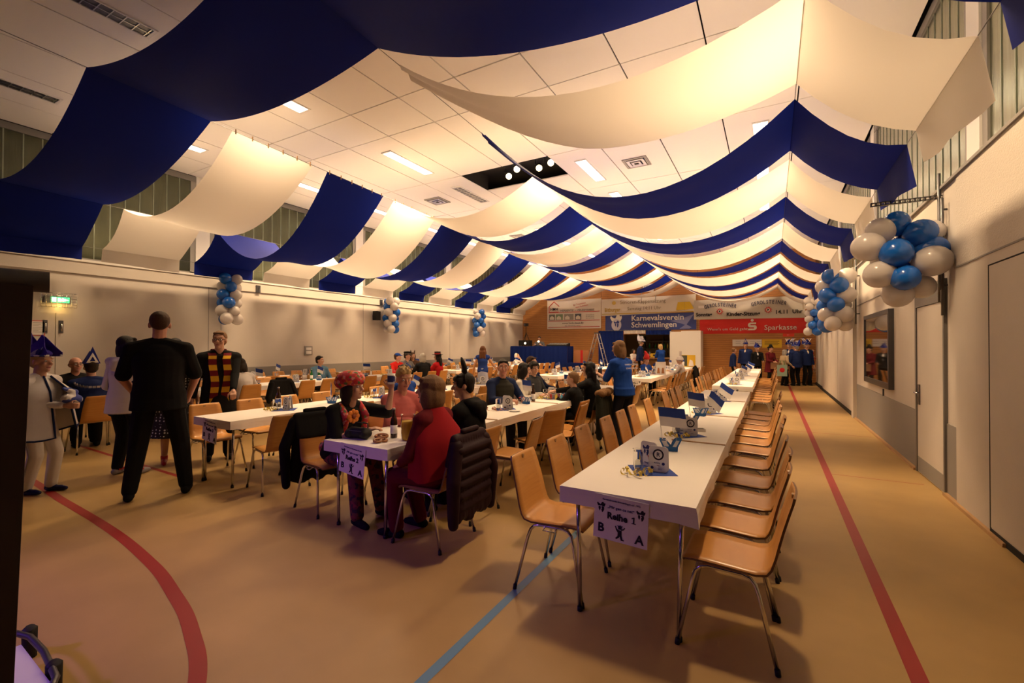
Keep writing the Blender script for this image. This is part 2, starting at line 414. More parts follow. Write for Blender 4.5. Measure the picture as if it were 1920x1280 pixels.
def vent(x, y, lab):
    t = thing('ceiling_vent', lab, 'air vent', (x, y, ZC-.003), 0, 'square air vents in the ceiling')
    for r0, r1, z in ((.22, .27, -.02), (.13, .19, -.03), (.05, .10, -.04)):
        f = MB()
        f.box(-r1, -r1, z, r1, -r0, 0).box(-r1, r0, z, r1, r1, 0).box(-r1, -r0, z, -r0, r0, 0).box(r0, -r0, z, r1, r0, 0)
        f.build('frame' if r0 > .2 else 'deflector', m_dado if r0 > .2 else m_alu, t)
    MB().box(-.2, -.2, -.006, .2, .2, -.002).build('duct', m_dark, t)
vent(-8.37, 10.24, 'square ceiling air vent left of the dark ceiling opening')
vent(-2.65, 10.3, 'square ceiling air vent right of the dark ceiling opening')
vent(-8.37, 15.1, 'square ceiling air vent far back above the left rows')
# spotlights in the opening
for k, (x, y, lab) in enumerate([(-5.75, 9.85, 'leftmost round spotlight in the dark ceiling opening'), (-5.35, 9.55, 'second round spotlight in the dark ceiling opening'), (-4.85, 9.75, 'third round spotlight in the dark ceiling opening'), (-4.47, 9.6, 'rightmost round spotlight in the dark ceiling opening')]):
    t = thing('spotlight', lab, 'spotlight', (x, y, 5.86), 0, 'spotlights in the ceiling opening')
    R = Matrix.Rotation(-.45, 3, 'Z').transposed()@Matrix.Rotation(-1.0, 3, 'X')
    def rt(pp): return [R@Vector(p) for p in pp]
    MB().tube(rt([(0, 0, .2), (0, 0, .18), (0, 0, 0), (0, 0, -.03)]), [.05, .075, .085, .09], 14).build('housing', m_black, t, True)
    MB().tube(rt([(0, 0, -.031), (0, 0, -.036)]), .075, 14).build('lens', m_bulb, t)
    MB().box(-.11, -.02, .1, -.1, .02, .288).box(.1, -.02, .1, .11, .02, .288).box(-.11, -.02, .278, .11, .02, .288).build('yoke', m_steel, t)
    spot('spotlight_light', (x, y-.15, 5.78), (x+.2, y-6, .5), 12, WARM, .9, .7)
# --- clerestory windows
def clerestory(X, sgn, wname):
    wn = struct(thing(wname, '', '')); del wn['label']; del wn['category']
    posts = [1.0, 6.0, 11.0, 16.0, 21.0]
    for a, b in zip([YF]+posts, posts+[YB]):
        y = a+.25; n = max(1, round((b-.25-y)/.262)); st = (b-.25-y)/n
        for k in range(n):
            y0 = y+k*st
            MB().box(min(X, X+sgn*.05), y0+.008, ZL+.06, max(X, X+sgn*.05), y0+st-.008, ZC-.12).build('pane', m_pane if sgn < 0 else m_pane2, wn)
        mb = MB()
        for k in range(n+1): mb.box(min(X-sgn*.006, X+sgn*.05), y+k*st-.009, ZL+.06, max(X-sgn*.006, X+sgn*.05), y+k*st+.009, ZC-.12)
        mb.build('pane_joint', m_joint, wn)
    for p in posts:
        MB().box(min(X-sgn*.04, X+sgn*.1), p-.16, ZL+.03, max(X-sgn*.04, X+sgn*.1), p+.16, ZC+.02).build('post', m_white, wn)
        for q in (-.22, .22): MB().box(min(X-sgn*.02, X+sgn*.1), p+q-.055, ZL+.03, max(X-sgn*.02, X+sgn*.1), p+q+.055, ZC).build('frame_profile', m_dado, wn)
    MB().box(min(X-sgn*.03, X+sgn*.1), YF, ZC-.13, max(X-sgn*.03, X+sgn*.1), YB, ZC).build('head_profile', m_grey, wn)
    MB().box(min(X-sgn*.02, X+sgn*.1), YF, ZL+.02, max(X-sgn*.02, X+sgn*.1), YB, ZL+.07).build('sill_profile', m_dado, wn)
    MB().box(min(X+sgn*.06, X+sgn*.3), YF, ZL, max(X+sgn*.06, X+sgn*.3), YB, 6.3).build('outer_pane', m_dark, wn)
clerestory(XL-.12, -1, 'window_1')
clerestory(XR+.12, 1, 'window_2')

# ================================================================ drapes on their wires
S0, SP, SW = 3.86, 1.71, 1.40
WX = [-11.93, -10.95, -7.17, -3.74, .22, 1.12]
def wz(i, y):
    if i == 0: return 3.53
    if i == 1: return 4.22-.02*(y-3.5) if y < 8 else 4.13
    if i == 2: return max(4.50, 4.87-.035*(y-3.5))
    if i == 3: return max(4.50, 4.83-.05*(y-3.6))
    if i == 4: return 4.17-.012*(y-5) if y < 12 else 4.06
    return 3.50-.008*(y-4)
nmw = ['lowest wire along the left windows', 'wire beside the left windows', 'high wire left of centre', 'high wire right of centre', 'wire near the right wall', 'lowest wire along the right windows']
for i in range(6):
    tag(MB().tube([(WX[i], y, wz(i, y)+.004) for y in (-3.0, 1, 3.5, 8, 12, 17, YB-.06)], .004, 5).build('wire', m_steel, None, True), 'thin steel '+nmw[i]+' carrying the drapes', 'wire', 'wires carrying the drapes')
SAG = [.09, .50, .58, .54, .13]
def drape(k, i0, i1, col, lab, fl0=True, fl1=True, near=False):
    y0 = S0+SP*k; y1 = y0+SW; NY = 8
    vs = []; fs = []
    rnd = random.Random(k*13+i0)
    ph = rnd.uniform(0, 6)
    def row(x, zf, yo=0):
        o = len(vs)
        for j in range(NY+1):
            t = j/NY; yy = y0+t*(y1-y0)
            vs.append((x, yy+yo*(1 if t > .5 else -1)*abs(2*t-1), zf(yy, t)))
        return o
    def span(a, b, za, zb, sag, n, gather=False):
        prev = None
        for q in range(n+1):
            t = q/n; x = a+(b-a)*t
            o = row(x, lambda yy, tt: za(yy)*(1-t)+zb(yy)*t-4*sag*t*(1-t)*(1+.06*math.sin(3*tt+ph))+.012*math.sin(9*tt+ph+2.2*t)*math.sin(PI*t), -.03*math.sin(PI*t))
            if gather:
                gq = min(1, .12+1.9*t); gq = gq*(1.6-.6*gq) if gq < 1 else 1
                for j in range(NY+1):
                    X, Y, Z = vs[o+j]; Y2 = y0+.02+(Y-y0-.02)*gq
                    vs[o+j] = (X, Y2, Z+(1-gq)*(.05*math.sin(5*j)+.02))
            if prev is not None:
                for j in range(NY): fs.append((prev+j, prev+j+1, o+j+1, o+j))
            prev = o
    def flap(i, dx, ln):
        prev = None
        for q in range(5):
            t = q/4
            o = row(WX[i]+dx*t+.0, lambda yy, tt: wz(i, yy)-ln*t*(1+.25*math.sin(2.3*tt+ph)*(1 if dx > 0 else .25)), 0)
            for j in range(NY+1):
                x, y, z = vs[o+j]; vs[o+j] = (x+.025*t*math.sin(8*j/NY+ph), y, z)
            if prev is not None:
                for j in range(NY): fs.append((prev+j, prev+j+1, o+j+1, o+j))
            prev = o
    if i0 == 0 and fl0: flap(0, -.03, .27)
    for i in range(i0, i1):
        sg = SAG[i]
        if k == -1: sg = [.12, .34, .22, .36, .12][i]
        elif i == 1: sg = {0: .60, 1: 1.02, 2: .98, 3: .90, 6: .76, 7: .68, 8: .58, 9: .46, 10: .34}.get(k, .84)
        elif i == 3: sg = {0: .54, 1: .94}.get(k, .77)
        span(WX[i], WX[i+1], lambda yy, i=i: wz(i, yy), lambda yy, i=i: wz(i+1, yy), sg, 18 if i in (1, 2, 3) else 6, k in (0, 1) and i == 3)
    if i1 == 5 and fl1: flap(5, .05, .34)
    mb = MB(); mb.v = vs; mb.f = fs; mb.m = [0]*len(fs)
    t = thing('ceiling_drape', lab, 'drape', (0, 0, 0), 0, 'striped drapes under the ceiling')
    mb.build('cloth', m_drb if col == 'b' else m_drw, t, True)
    pins = [(2, True)] if (k in (0, 1) and i1 == 2) else []
    if k in (2,): pins = [(2, True)]
    for i, _ in pins:
        for q in range(6):
            yy = y0+.05+q*(SW-.1)/5
            MB().box(WX[i]-.007, yy-.006, wz(i, yy)-.03, WX[i]+.007, yy+.006, wz(i, yy)+.045).build('clothespin', m_lath, t)
    return t
nb = 0; nw = 0
for k in range(-1, 11):
    col = 'b' if k % 2 else 'w'
    if col == 'b': nb += 1; nm = 'blue ceiling drape, '+ORD[nb]+' blue one from the front'
    else: nw += 1; nm = 'white ceiling drape, '+ORD[nw]+' white one from the front'
    if k in (0, 1):
        drape(k, 0, 2, col, nm+', left piece ending at the high wire')
        drape(k, 3, 5, col, nm+', right piece by the right wall')
    else: drape(k, 0, 5, col, nm+', hung wall to wall')
# ================================================================ chairs
def make_chair():
    t = thing('shell_chair', '', 'chair')
    prof = [(.225, .428), (.205, .444), (.16, .450), (.06, .447), (-.05, .440), (-.13, .436), (-.175, .446), (-.205, .476), (-.222, .53), (-.238, .60), (-.256, .67), (-.276, .74), (-.296, .805), (-.302, .83)]
    wid = [.195, .208, .212, .212, .21, .208, .207, .205, .203, .2, .194, .187, .178, .165]
    NX = 6; mb = MB(); T = .011
    for side in (0, 1):
        for i, (y, z) in enumerate(prof):
            a = Vector(prof[max(0, i-1)]); b = Vector(prof[min(len(prof)-1, i+1)]); d = (b-a).normalized(); nrm = Vector((-d.y, d.x))
            for k in range(NX+1):
                u = -1+2*k/NX; c = .012*u*u*(1 if i > 6 else .35)
                mb.v.append((u*wid[i], y+nrm.x*T*side+(c if i > 6 else 0), z+nrm.y*T*side+(0 if i > 6 else c)))
    n = len(prof)*(NX+1); r = NX+1
    def q(a, mi): mb.f.append(a); mb.m.append(mi)
    for i in range(len(prof)-1):
        for k in range(NX):
            a = i*r+k
            q((a, a+1, a+r+1, a+r), 0); q((n+a, n+a+r, n+a+r+1, n+a+1), 0)
        q((i*r, i*r+r, n+i*r+r, n+i*r), 1); q((i*r+NX, n+i*r+NX, n+i*r+r+NX, i*r+r+NX), 1)
    for k in range(NX):
        q((k, n+k, n+k+1, k+1), 1); e = (len(prof)-1)*r+k; q((e, e+1, n+e+1, n+e), 1)
    s = mb.build('seat_shell', [m_chair, m_edge], t, True)
    for p in s.data.polygons:
        if p.material_index: p.use_smooth = False
    MB().tube([(0, -.301, .80), (0, -.286, .80)], .014, 10).build('back_stud', m_lath, s)
    for sx in (-1, 1):
        def P(x, y, z): return (sx*x, y, z)
        pts = [P(.245, .235, .008), P(.215, .165, .34), P(.208, .150, .395), P(.204, .125, .42), P(.2, .09, .427), P(.2, -.07, .424), P(.204, -.105, .415), P(.208, -.128, .39), P(.215, -.145, .34), P(.245, -.225, .008)]
        f = MB().tube(pts, .0105, 8).tube([P(.245, .235, 0), P(.243, .231, .03)], .0135, 8, 1).tube([P(.245, -.225, 0), P(.243, -.221, .03)], .0135, 8, 1)
        f.build('leg_frame', [m_chrome, m_black], t, True)
    for y in (.11, -.08): MB().tube([(-.2, y, .424), (.2, y, .424)], .009, 7).build('cross_bar', m_chrome, t, True)
    MB().tube([(.2, .05, .424), (.236, .05, .41), (.236, -.03, .41), (.2, -.03, .424)], .005, 6).build('row_hook', m_chrome, t, True)
    return t
CH0 = make_chair(); used = [False]
CHAIRS = {}
def chair(x, y, rz, label, group, key=None):
    if not used[0]:
        used[0] = True; CH0.location = (x, y, 0); CH0.rotation_euler = (0, 0, rz); CH0['label'] = label; CH0['group'] = group; t = CH0
        kids(CH0)
    else: t = dup(CH0, (x, y, 0), rz, label, group)
    if key: CHAIRS[key] = t
    return t
ROWX = {1: -.71, 2: -3.01, 3: -5.42, 4: -9.30, 5: -11.25}
BLK = {(1, 1): (2.47, 9.20, 4), (1, 2): (10.35, 18.95, 5), (2, 1): (2.62, 9.20, 4), (2, 2): (11.6, 19.05, 4), (3, 1): (2.72, 9.20, 4), (3, 2): (11.3, 19.0, 4), (4, 1): (2.95, 11.3, 5), (4, 2): (11.9, 19.2, 4), (5, 1): (4.6, 10.2, 3), (5, 2): (11.5, 19.4, 5)}
TW = .37
RN = {1: 'first row', 2: 'second row', 3: 'third row', 4: 'fourth row', 5: 'wall-side row'}
BN = {1: 'near', 2: 'far'}
# chairs left out (taken elsewhere, or places that stand empty): (row, block, side, index)
SKIP = set()
PULL = {}      # extra (dx, dy, drz)
YLIST = {(1, 1, 'R'): [2.74, 3.24, 3.76, 4.31, 4.95, 5.58, 6.07, 6.58, 7.12, 7.61, 8.10, 8.65], (1, 1, 'L'): [2.82, 3.41, 3.99, 4.58, 5.13, 5.66, 6.46, 7.65, 8.2, 8.72]}
def rowchairs(r, b, side, n0=0, n=None, step=.577):
    x = ROWX[r]; y0, y1, _ = BLK[(r, b)]
    N = int((y1-y0-.2)/step) if n is None else n
    sg = 1 if side == 'R' else -1
    if (r, b, side) in YLIST: N = len(YLIST[(r, b, side)])
    for i in range(n0, N):
        key = (r, b, side, i)
        if key in SKIP: continue
        rnd = random.Random(r*1000+b*100+i*3+sg)
        yy = y0+.30+i*step
        if (r, b, side) in YLIST: yy = YLIST[(r, b, side)][i]
        dx, dy, da = PULL.get(key, (rnd.uniform(-.02, .03), rnd.uniform(-.02, .02), rnd.uniform(-.05, .05)))
        lab = 'beech shell chair, '+ORD[i+1]+' from the front, '+('right' if side == 'R' else 'left')+' side, '+BN[b]+' table of the '+RN[r]
        chair(x+sg*(.515+dx), yy+dy, (PI/2 if side == 'R' else -PI/2)+da, lab, 'shell chairs, '+BN[b]+' '+RN[r]+', '+('right' if side == 'R' else 'left'), key)
PULL.update({(2, 1, 'L', 1): (.02, .16, 0), (2, 1, 'L', 2): (.03, .12, 0), (2, 1, 'R', 7): (.02, -.08, 0), (2, 1, 'R', 6): (.02, .06, 0), (4, 1, 'R', 0): (.02, -.5, 0), (4, 1, 'L', 0): (.02, -.4, .1), (4, 1, 'L', 7): (.0, .18, 0), (4, 1, 'L', 8): (0, .12, 0), (4, 1, 'L', 13): (.2, .02, 0), (2, 2, 'R', 5): (0, .18, 0), (2, 2, 'R', 6): (0, .12, 0), (3, 1, 'R', 4): (0, -.12, 0), (2, 1, 'R', 0): (.10, .0, .05), (2, 1, 'R', 2): (.12, .06, .12), (2, 1, 'R', 3): (.05, .25, -.35), (2, 1, 'R', 4): (.14, .18, .1), (2, 1, 'L', 0): (.22, .05, -.18), (3, 1, 'R', 0): (.16, .06, -.22), (3, 1, 'L', 1): (.02, .02, 0)})
for r in (1, 2, 3, 4, 5):
    for b in (1, 2):
        for s in 'RL': rowchairs(r, b, s)

# ================================================================ tables under paper cloths
def make_table(L, W, lab, x, y, leg0=True):
    t = thing('folding_table', lab, 'table', (x, y, 0))
    MB().box(-W/2+.01, .01, .715, W/2-.01, L-.01, .742).build('tabletop', m_white, t)
    MB().box(-W/2+.05, .06, .67, W/2-.05, .09, .715).box(-W/2+.05, L-.09, .67, W/2-.05, L-.06, .715).box(-W/2+.05, .09, .67, -W/2+.07, L-.09, .715).box(W/2-.07, .09, .67, W/2-.05, L-.09, .715).build('apron_frame', m_steel, t)
    for sx in (-1, 1):
        for yy in (.075, L-.075):
            MB().tube([(sx*(W/2-.09), yy, .0), (sx*(W/2-.085), yy, .35), (sx*(W/2-.075), yy, .72)], .0135, 8).tube([(sx*(W/2-.09), yy, 0), (sx*(W/2-.09), yy, .025)], .017, 8, 1).build('leg', [m_chrome, m_black], t, True)
    MB().tube([(W/2-.08, .08, .66), (W/2-.12, .2, .60), (W/2-.2, .42, .71)], .008, 6).build('brace', m_steel, t, True)
    return t
def cloth(x, y0, y1, W, lab, seed):
    rnd = random.Random(seed); t = thing('tablecloth', lab, 'tablecloth', (x, y0, 0), 0, 'white paper tablecloths')
    L = y1-y0; h = W/2+.006; Z = .7455
    ring = []
    n = max(8, int(L/.12))
    for i in range(n): ring.append((h, -.004+(L+.008)*i/n, 1, 0))
    for i in range(8): ring.append((h-2*h*i/8, L+.004, 0, 1))
    for i in range(n): ring.append((-h, L+.004-(L+.008)*i/n, -1, 0))
    for i in range(8): ring.append((-h+2*h*i/8, -.004, 0, -1))
    N = len(ring); vs = []; fs = []
    ph = rnd.uniform(0, 6)
    for lv in range(4):
        f = lv/3
        for i, (px, py, nx, ny) in enumerate(ring):
            wv = .010*f*math.sin(py*7.3+ph)+.008*f*math.sin(py*17+2*ph)
            drop = .095+.012*math.sin(py*3.1+ph)+.006*math.sin(py*11) if nx else .092
            out = .004+.35*abs(wv)+wv*.45
            vs.append((px+nx*out*(f > 0), py+ny*.004*(f > 0), Z-drop*f))
    for lv in range(3):
        for i in range(N):
            j = (i+1) % N; fs.append((lv*N+i, (lv+1)*N+i, (lv+1)*N+j, lv*N+j))
    fs.append(tuple(range(N)))
    mb = MB(); mb.v = vs; mb.f = fs; mb.m = [0]*len(fs)
    mb.build('sheet', m_cloth, t)
    return t
def emblem(parent, x, z, s, m, y=-.004):
    """small fool's-cap crest: cap with two horns over a round face"""
    def pr(poly): return [(x+a*s, z+b*s) for a, b in poly]
    mb = MB()
    mb.prism(pr([(-.50, .12), (-.72, .50), (-.62, .72), (-.40, .52), (-.12, .42), (.05, .78), (.30, .84), (.42, .62), (.60, .70), (.62, .45), (.46, .12), (.1, .22), (-.2, .18)]), .001, c=(0, y, 0))
    mb.prism(pr([(-.46, .06), (-.16, .12), (-.10, -.20), (-.22, -.62), (-.42, -.30)]), .001, c=(0, y, 0))
    mb.prism(pr([(.44, .06), (.12, .16), (-.02, .0), (.14, -.16), (.02, -.34), (.14, -.80), (.34, -.62), (.46, -.30)]), .001, c=(0, y, 0))
    return mb.build('emblem', m, parent)
def rowsign(r, x, y, tilt=.06, zt=.742, w_=.30, h_=.245, lab=''):
    t = thing('row_sign', lab, 'sign', (x, y, zt), 0, 'row signs on the table ends'); t.rotation_euler = (0, tilt, 0)
    MB().box(-w_/2, 0, -h_, w_/2, .002, 0).build('card', m_paper, t)
    text('Karnevalsverein Schwemlingen e.V. 1972', .0125, m_navy, t, (0, -.001, -.028), sx=1.02)
    text('„Mir gen os net“', .022, m_navy, t, (0, -.001, -.068))
    if r == 1:
        text('Reihe', .050, m_ink, t, (-.018, -.001, -.125), bold=.0018)
        MB().prism([(.062, -.125), (.062, -.121), (.070, -.121), (.070, -.096), (.061, -.099), (.061, -.094), (.071, -.089), (.077, -.089), (.077, -.121), (.085, -.121), (.085, -.125)], .0015, c=(0, -.002, 0)).build('lettering', m_ink, t)
    else: text('Reihe %d' % r, .050, m_ink, t, (0, -.001, -.125), bold=.0018)
    text('B', .066, m_ink, t, (-.107, -.001, -.205), bold=.002); text('A', .066, m_ink, t, (.107, -.001, -.225), bold=.002)
    emblem(t, -.11, -.072, .036, m_ink, -.001); emblem(t, .11, -.072, .036, m_ink, -.001)
    f = MB()   # little jumping figure
    f.prism([(-.012, -.170), (.012, -.172), (.014, -.205), (.020, -.228), (.030, -.230), (.030, -.238), (.010, -.238), (.002, -.212), (-.004, -.222), (-.022, -.236), (-.028, -.228), (-.014, -.212), (-.013, -.19), (-.026, -.172), (-.034, -.150), (-.028, -.148), (-.02, -.164)], .001, c=(0, -.002, 0))
    f.prism([(.010, -.172), (.028, -.164), (.036, -.150), (.030, -.146), (.022, -.158), (.008, -.164)], .001, c=(0, -.002, 0))
    f.prism([(-.011, -.166), (-.012, -.150), (-.020, -.140), (-.006, -.144), (.002, -.136), (.007, -.144), (.020, -.138), (.012, -.150), (.011, -.166)], .001, c=(0, -.0025, 0))
    f.v = [(x*.82, y, z*.82-.036) for x, y, z in f.v]
    f.build('figure', m_ink, t)
    return t
for (r, b), (y0, y1, n) in BLK.items():
    L = (y1-y0)/n
    for i in range(n):
        make_table(L, 2*TW, 'folding table with chrome legs, '+ORD[i+1]+' from the front, '+BN[b]+' block of the '+RN[r], ROWX[r], y0+i*L)
    cloth(ROWX[r], y0, y1, 2*TW, 'white paper tablecloth over the '+BN[b]+' tables of the '+RN[r], r*7+b)
    if r < 5:
        zt = .735
        rowsign(r, ROWX[r]+(.0 if r > 1 else -.005), y0-.014, .05 if r < 2 else .12, zt, lab='paper row sign with B and A, front edge of the %s table, %s' % (BN[b], RN[r]))
    for i in range(1, n):
        if r <= 3: tag(MB().box(ROWX[r]-.05, y0+i*L-.012, .7455, ROWX[r]+TW+.005, y0+i*L+.012, .753).build('joint_lath', m_lath), 'thin wooden lath over table joint, '+ORD[i]+' from the front, '+BN[b]+' '+RN[r], 'lath', 'laths over the table joints')
# ================================================================ things on the tables
ZT = .7456
def ring_logo(parent, cx, cz, s, m, y=0):
    mb = MB(); n = 18; vs = []
    for k in range(n):
        a = 2*PI*k/n
        for rr in (s, s*.72): vs.append((cx+rr*math.cos(a), y-.0006, cz+rr*math.sin(a)))
    mb.add(vs, [(2*k, 2*((k+1) % n), 2*((k+1) % n)+1, 2*k+1) for k in range(n)])
    mb.build('ring_print', m, parent)
def make_card(kind):
    t = thing('card_stand', '', 'card')
    w_, h_, r = .125, .165, .022
    poly = []
    for cx, cz, a0 in ((w_/2-r, h_-r, 0), (-w_/2+r, h_-r, 90), (-w_/2+r, r, 180), (w_/2-r, r, 270)):
        for k in range(4):
            a = math.radians(a0+k*30); poly.append((cx+r*math.cos(a), cz+r*math.sin(a)))
    R = Matrix.Rotation(.12, 3, 'X').transposed(); R2 = Matrix.Rotation(.16, 3, 'X')
    f = MB().prism(poly, .002).build('front_card', m_paper, t, rot=(-.10, 0, 0))
    bk = MB().prism(poly, .002).build('back_card', m_paper, t, loc=(0, .036, 0), rot=(.10, 0, 0))
    MB().box(-w_/2+.02, .0, 0, w_/2-.02, .038, .003).build('base_flap', m_paper, t)
    if kind == 0:
        ring_logo(f, 0, .112, .036, m_ink)
        text('R', .040, m_ink, f, (0, -.0005, .098), name='logo')
        text('Karneval', .011, m_navy, f, (-.006, -.0005, .055)); text('Saal', .010, mat('ink_red', (.4, .05, .08), .8), f, (0, -.0005, .040))
        mb = MB()
        for x, z in ((.034, .056), (-.038, .026)): mb.tube([(x, -.0008, z), (x, .0, z)], .010, 10)
        mb.build('blot', m_navy, f); text('1972', .012, m_navy, f, (.012, -.0005, .016))
    else:
        emblem(f, -.015, .105, .045, m_navy, -.0006); emblem(f, .018, .055, .03, mat('ink_red', (.4, .05, .08), .8), -.0006)
        text('Program', .014, m_navy, f, (.0, -.0005, .018), rot=(PI/2, 0, 0))
    return t
def make_glass():
    t = thing('drinking_glass', '', 'glass')
    MB().lathe([(.001, .008), (.024, .008), (.026, .03), (.029, .135), (.031, .135), (.0305, .136), (.028, .03), (.026, 0), (.001, 0)], 16).build('tumbler', m_glass, t, True)
    return t
def make_goblet():
    t = thing('wine_glass', '', 'glass')
    MB().lathe([(.001, .0), (.031, .0), (.031, .003), (.006, .008), (.004, .05), (.006, .075), (.022, .09), (.034, .115), (.036, .14), (.034, .14), (.020, .094), (.001, .084)], 14).build('goblet', m_glass, t, True)
    return t
def make_napkin():
    t = thing('napkin', '', 'napkin')
    MB().box(-.13, -.13, 0, .13, .13, .002).build('sheet', m_pblue, t)
    return t
def make_streamer(seed, m=None):
    rnd = random.Random(seed); t = thing('paper_streamer', '', 'streamer')
    mb = MB(); vs = []; x = -.11
    n = 90
    n = 130
    for i in range(n):
        a = i*.55; u = i/n; r = .016+.007*math.sin(i*.21+seed)+rnd.uniform(-.002, .002)
        cx = -.10+.20*u+.035*math.sin(u*17+seed); cy = .05*math.sin(u*9+seed)
        tw = 1.2*math.sin(u*8); c = Vector((cx+r*math.cos(a)*math.sin(tw)*.7, cy+r*math.cos(a), .024+r*math.sin(a)*.9)); q = Vector((math.cos(tw), math.sin(tw), .2))*.008; vs += [c-q, c+q]
    mb.add(vs, [(2*i, 2*i+1, 2*i+3, 2*i+2) for i in range(n-1)])
    mb.build('curl', m or m_gold, t, True)
    return t
def make_crown():
    """paper fool's-cap holder: a folded band with two horns and cut-out windows"""
    t = thing('fools_cap_stand', '', 'table decoration')
    for yy, s in ((-.022, 1), (.022, -1)):
        mb = MB()
        # outline built from strips so that the two windows stay open
        B = [(-.055, 0), (-.062, .05)]; 
        strips = [[(-.055, 0), (.055, 0), (.058, .035), (-.058, .035)], [(-.058, .035), (-.044, .035), (-.066, .082), (-.082, .092)], [(-.082, .092), (-.066, .082), (-.030, .082), (-.035, .092)], [(-.035, .092), (-.030, .082), (.012, .035), (.0, .035), (-.02, .06)],
                  [(.002, .035), (.016, .035), (.05, .100), (.036, .096), (.018, .075)], [(.036, .096), (.05, .100), (.088, .102), (.082, .090), (.055, .088)], [(.082, .090), (.070, .088), (.044, .035), (.058, .035)]]
        for p in strips: mb.prism(p, .002)
        mb.build('cap_side', m_cblue, t, loc=(0, yy, 0), rot=(.10*s, 0, 0))
        MB().add([(-.058, yy+.003*s, .035), (-.01, yy+.003*s, .035), (-.034, yy+.003*s, .08), (-.07, yy+.003*s, .08)], [(0, 1, 2, 3)]).build('window_paper', m_paper, t)
        MB().add([(.01, yy+.003*s, .035), (.05, yy+.003*s, .035), (.07, yy+.003*s, .088), (.045, yy+.003*s, .09)], [(0, 1, 2, 3)]).build('window_paper', m_paper, t)
    MB().box(-.05, -.02, 0, .05, .02, .004).build('bottom', m_cblue, t)
    return t
def make_flag(seed):
    rnd = random.Random(seed); t = thing('paper_flag', '', 'flag')
    MB().tube([(0, 0, 0), (0, 0, .34)], .0022, 6).build('stick', m_white, t)
    mb = MB(); vs = []; n = 8
    for k in range(3):
        for i in range(n+1):
            u = i/n; vs.append((.002+.20*u, .014*math.sin(u*6+seed)*u, .34-.075*k-.03*u*rnd.uniform(.9, 1.1)))
    for k in range(2):
        for i in range(n):
            a = k*(n+1)+i; mb.f.append((a, a+1, a+n+2, a+n+1)); mb.m.append(k)
    mb.v = vs
    mb.build('sheet', [m_pblue, m_paper], t, True)
    return t
CARD = [make_card(0), make_card(1)]; GL = make_glass(); GO = make_goblet(); NAP = make_napkin(); STR = make_streamer(1); STR2 = make_streamer(4, mat('streamer_rose', (.50, .26, .20), .4, .25)); CRW = make_crown(); FLG = [make_flag(0), make_flag(2)]
RNS = {1: 'first table row', 2: 'second table row', 3: 'third table row', 4: 'fourth table row', 5: 'wall-side table row'}
PROTO = [CARD[0], CARD[1], GL, GO, NAP, STR, STR2, CRW]+FLG
flush()
seen = set()
def put(p, x, y, z, rz, lab, grp, tilt=None):
    if p.name not in seen:
        seen.add(p.name); kids(p); [kids(c) for c in p.children]
        p.location = (x, y, z); p.rotation_euler = (0, 0, rz); p['label'] = lab; p['group'] = grp; t = p
    else: t = dup(p, (x, y, z), rz, lab, grp)
    if tilt: t.rotation_euler = (tilt[0], tilt[1], rz)
    return t
def place_set(r, b, i, y, rnd):
    x = ROWX[r]; wh = ORD[i+1]+' place, '+BN[b]+' '+RNS[r]
    g = ' on the '+BN[b]+' table of the '+RN[r]
    put(NAP, x+.02, y, ZT, .75+rnd.uniform(-.3, .3), 'dark blue paper napkin, '+wh, 'blue napkins'+g)
    z1 = ZT+.002
    put(CARD[0], x+.065, y-.03, z1, rnd.uniform(-.15, .25), 'white card stand with ring logo, '+wh, 'ring logo cards'+g)
    put(CARD[1], x-.03, y+.09, z1, rnd.uniform(-.5, -.1), 'white card stand with caps printed, '+wh, 'printed cards'+g)
    rose = r in (2, 4) and i % 2 == 1
    put(STR2 if rose else STR, x-.03, y-.17, ZT, rnd.uniform(-.4, .4), 'curled '+('rose' if rose else 'gold')+' paper streamer, '+wh, ('rose' if rose else 'gold')+' streamers'+g)
    if (r, b) in ((1, 1), (3, 1), (1, 2)) or i % 2:
        put(GL, x-.07, y-.02, z1, 0, 'clear tumbler, left one, '+wh, 'tumblers'+g); put(GL, x-.045, y-.085, z1, 0, 'clear tumbler, front one, '+wh, 'tumblers'+g)
    else:
        put(GO, x-.10, y+.02, z1, 0, 'upturned wine glass, left one, '+wh, 'wine glasses'+g, None); put(GO, x+.16, y+.06, z1, 0, 'wine glass, right one, '+wh, 'wine glasses'+g)
def place_flag(r, b, i, y, rnd, rz, lean=(0, .2)):
    x = ROWX[r]; wh = ORD[i+1]+' from the front, '+BN[b]+' '+RNS[r]
    g = ' on the '+BN[b]+' table of the '+RN[r]
    put(CRW, x+rnd.uniform(-.03, .06), y, ZT, rnd.uniform(-.4, .3), 'blue paper fool\'s cap stand, '+wh, 'blue cap stands'+g)
    put(FLG[i % 2], x-.03, y, ZT+.004, rz, 'blue and white paper flag, '+wh, 'paper flags'+g, lean)
for (r, b), (y0, y1, n) in BLK.items():
    rnd = random.Random(r*31+b)
    st = 1.45 if b == 1 else 1.75
    N = int((y1-y0-.4)/st)
    for i in range(N):
        ys = y0+.52+i*st
        if (r, b) == (1, 1): ys = [3.07, 4.45, 6.05, 7.5][min(i, 3)]
        if (r, b) == (2, 1) and i == 0: continue
        if (r, b) == (2, 1): ys = [3.2, 5.05, 6.45, 7.9][min(i, 3)]
        if (r, b) == (3, 1): ys = [3.58, 5.2, 6.7, 8.1][min(i, 3)]
        place_set(r, b, i, ys, rnd)
        yf = ys+.62
        if (r, b) == (1, 1): yf = [3.72, 5.12, 5.75, 7.1][min(i, 3)]
        if (r, b) == (3, 1): yf = [4.3, 5.9, 7.4, 8.7][min(i, 3)]
        place_flag(r, b, i, yf, rnd, rnd.uniform(-.6, .5) if b == 1 else rnd.uniform(-1, 3), (rnd.uniform(-.1, .1), rnd.uniform(-.2, .45)))
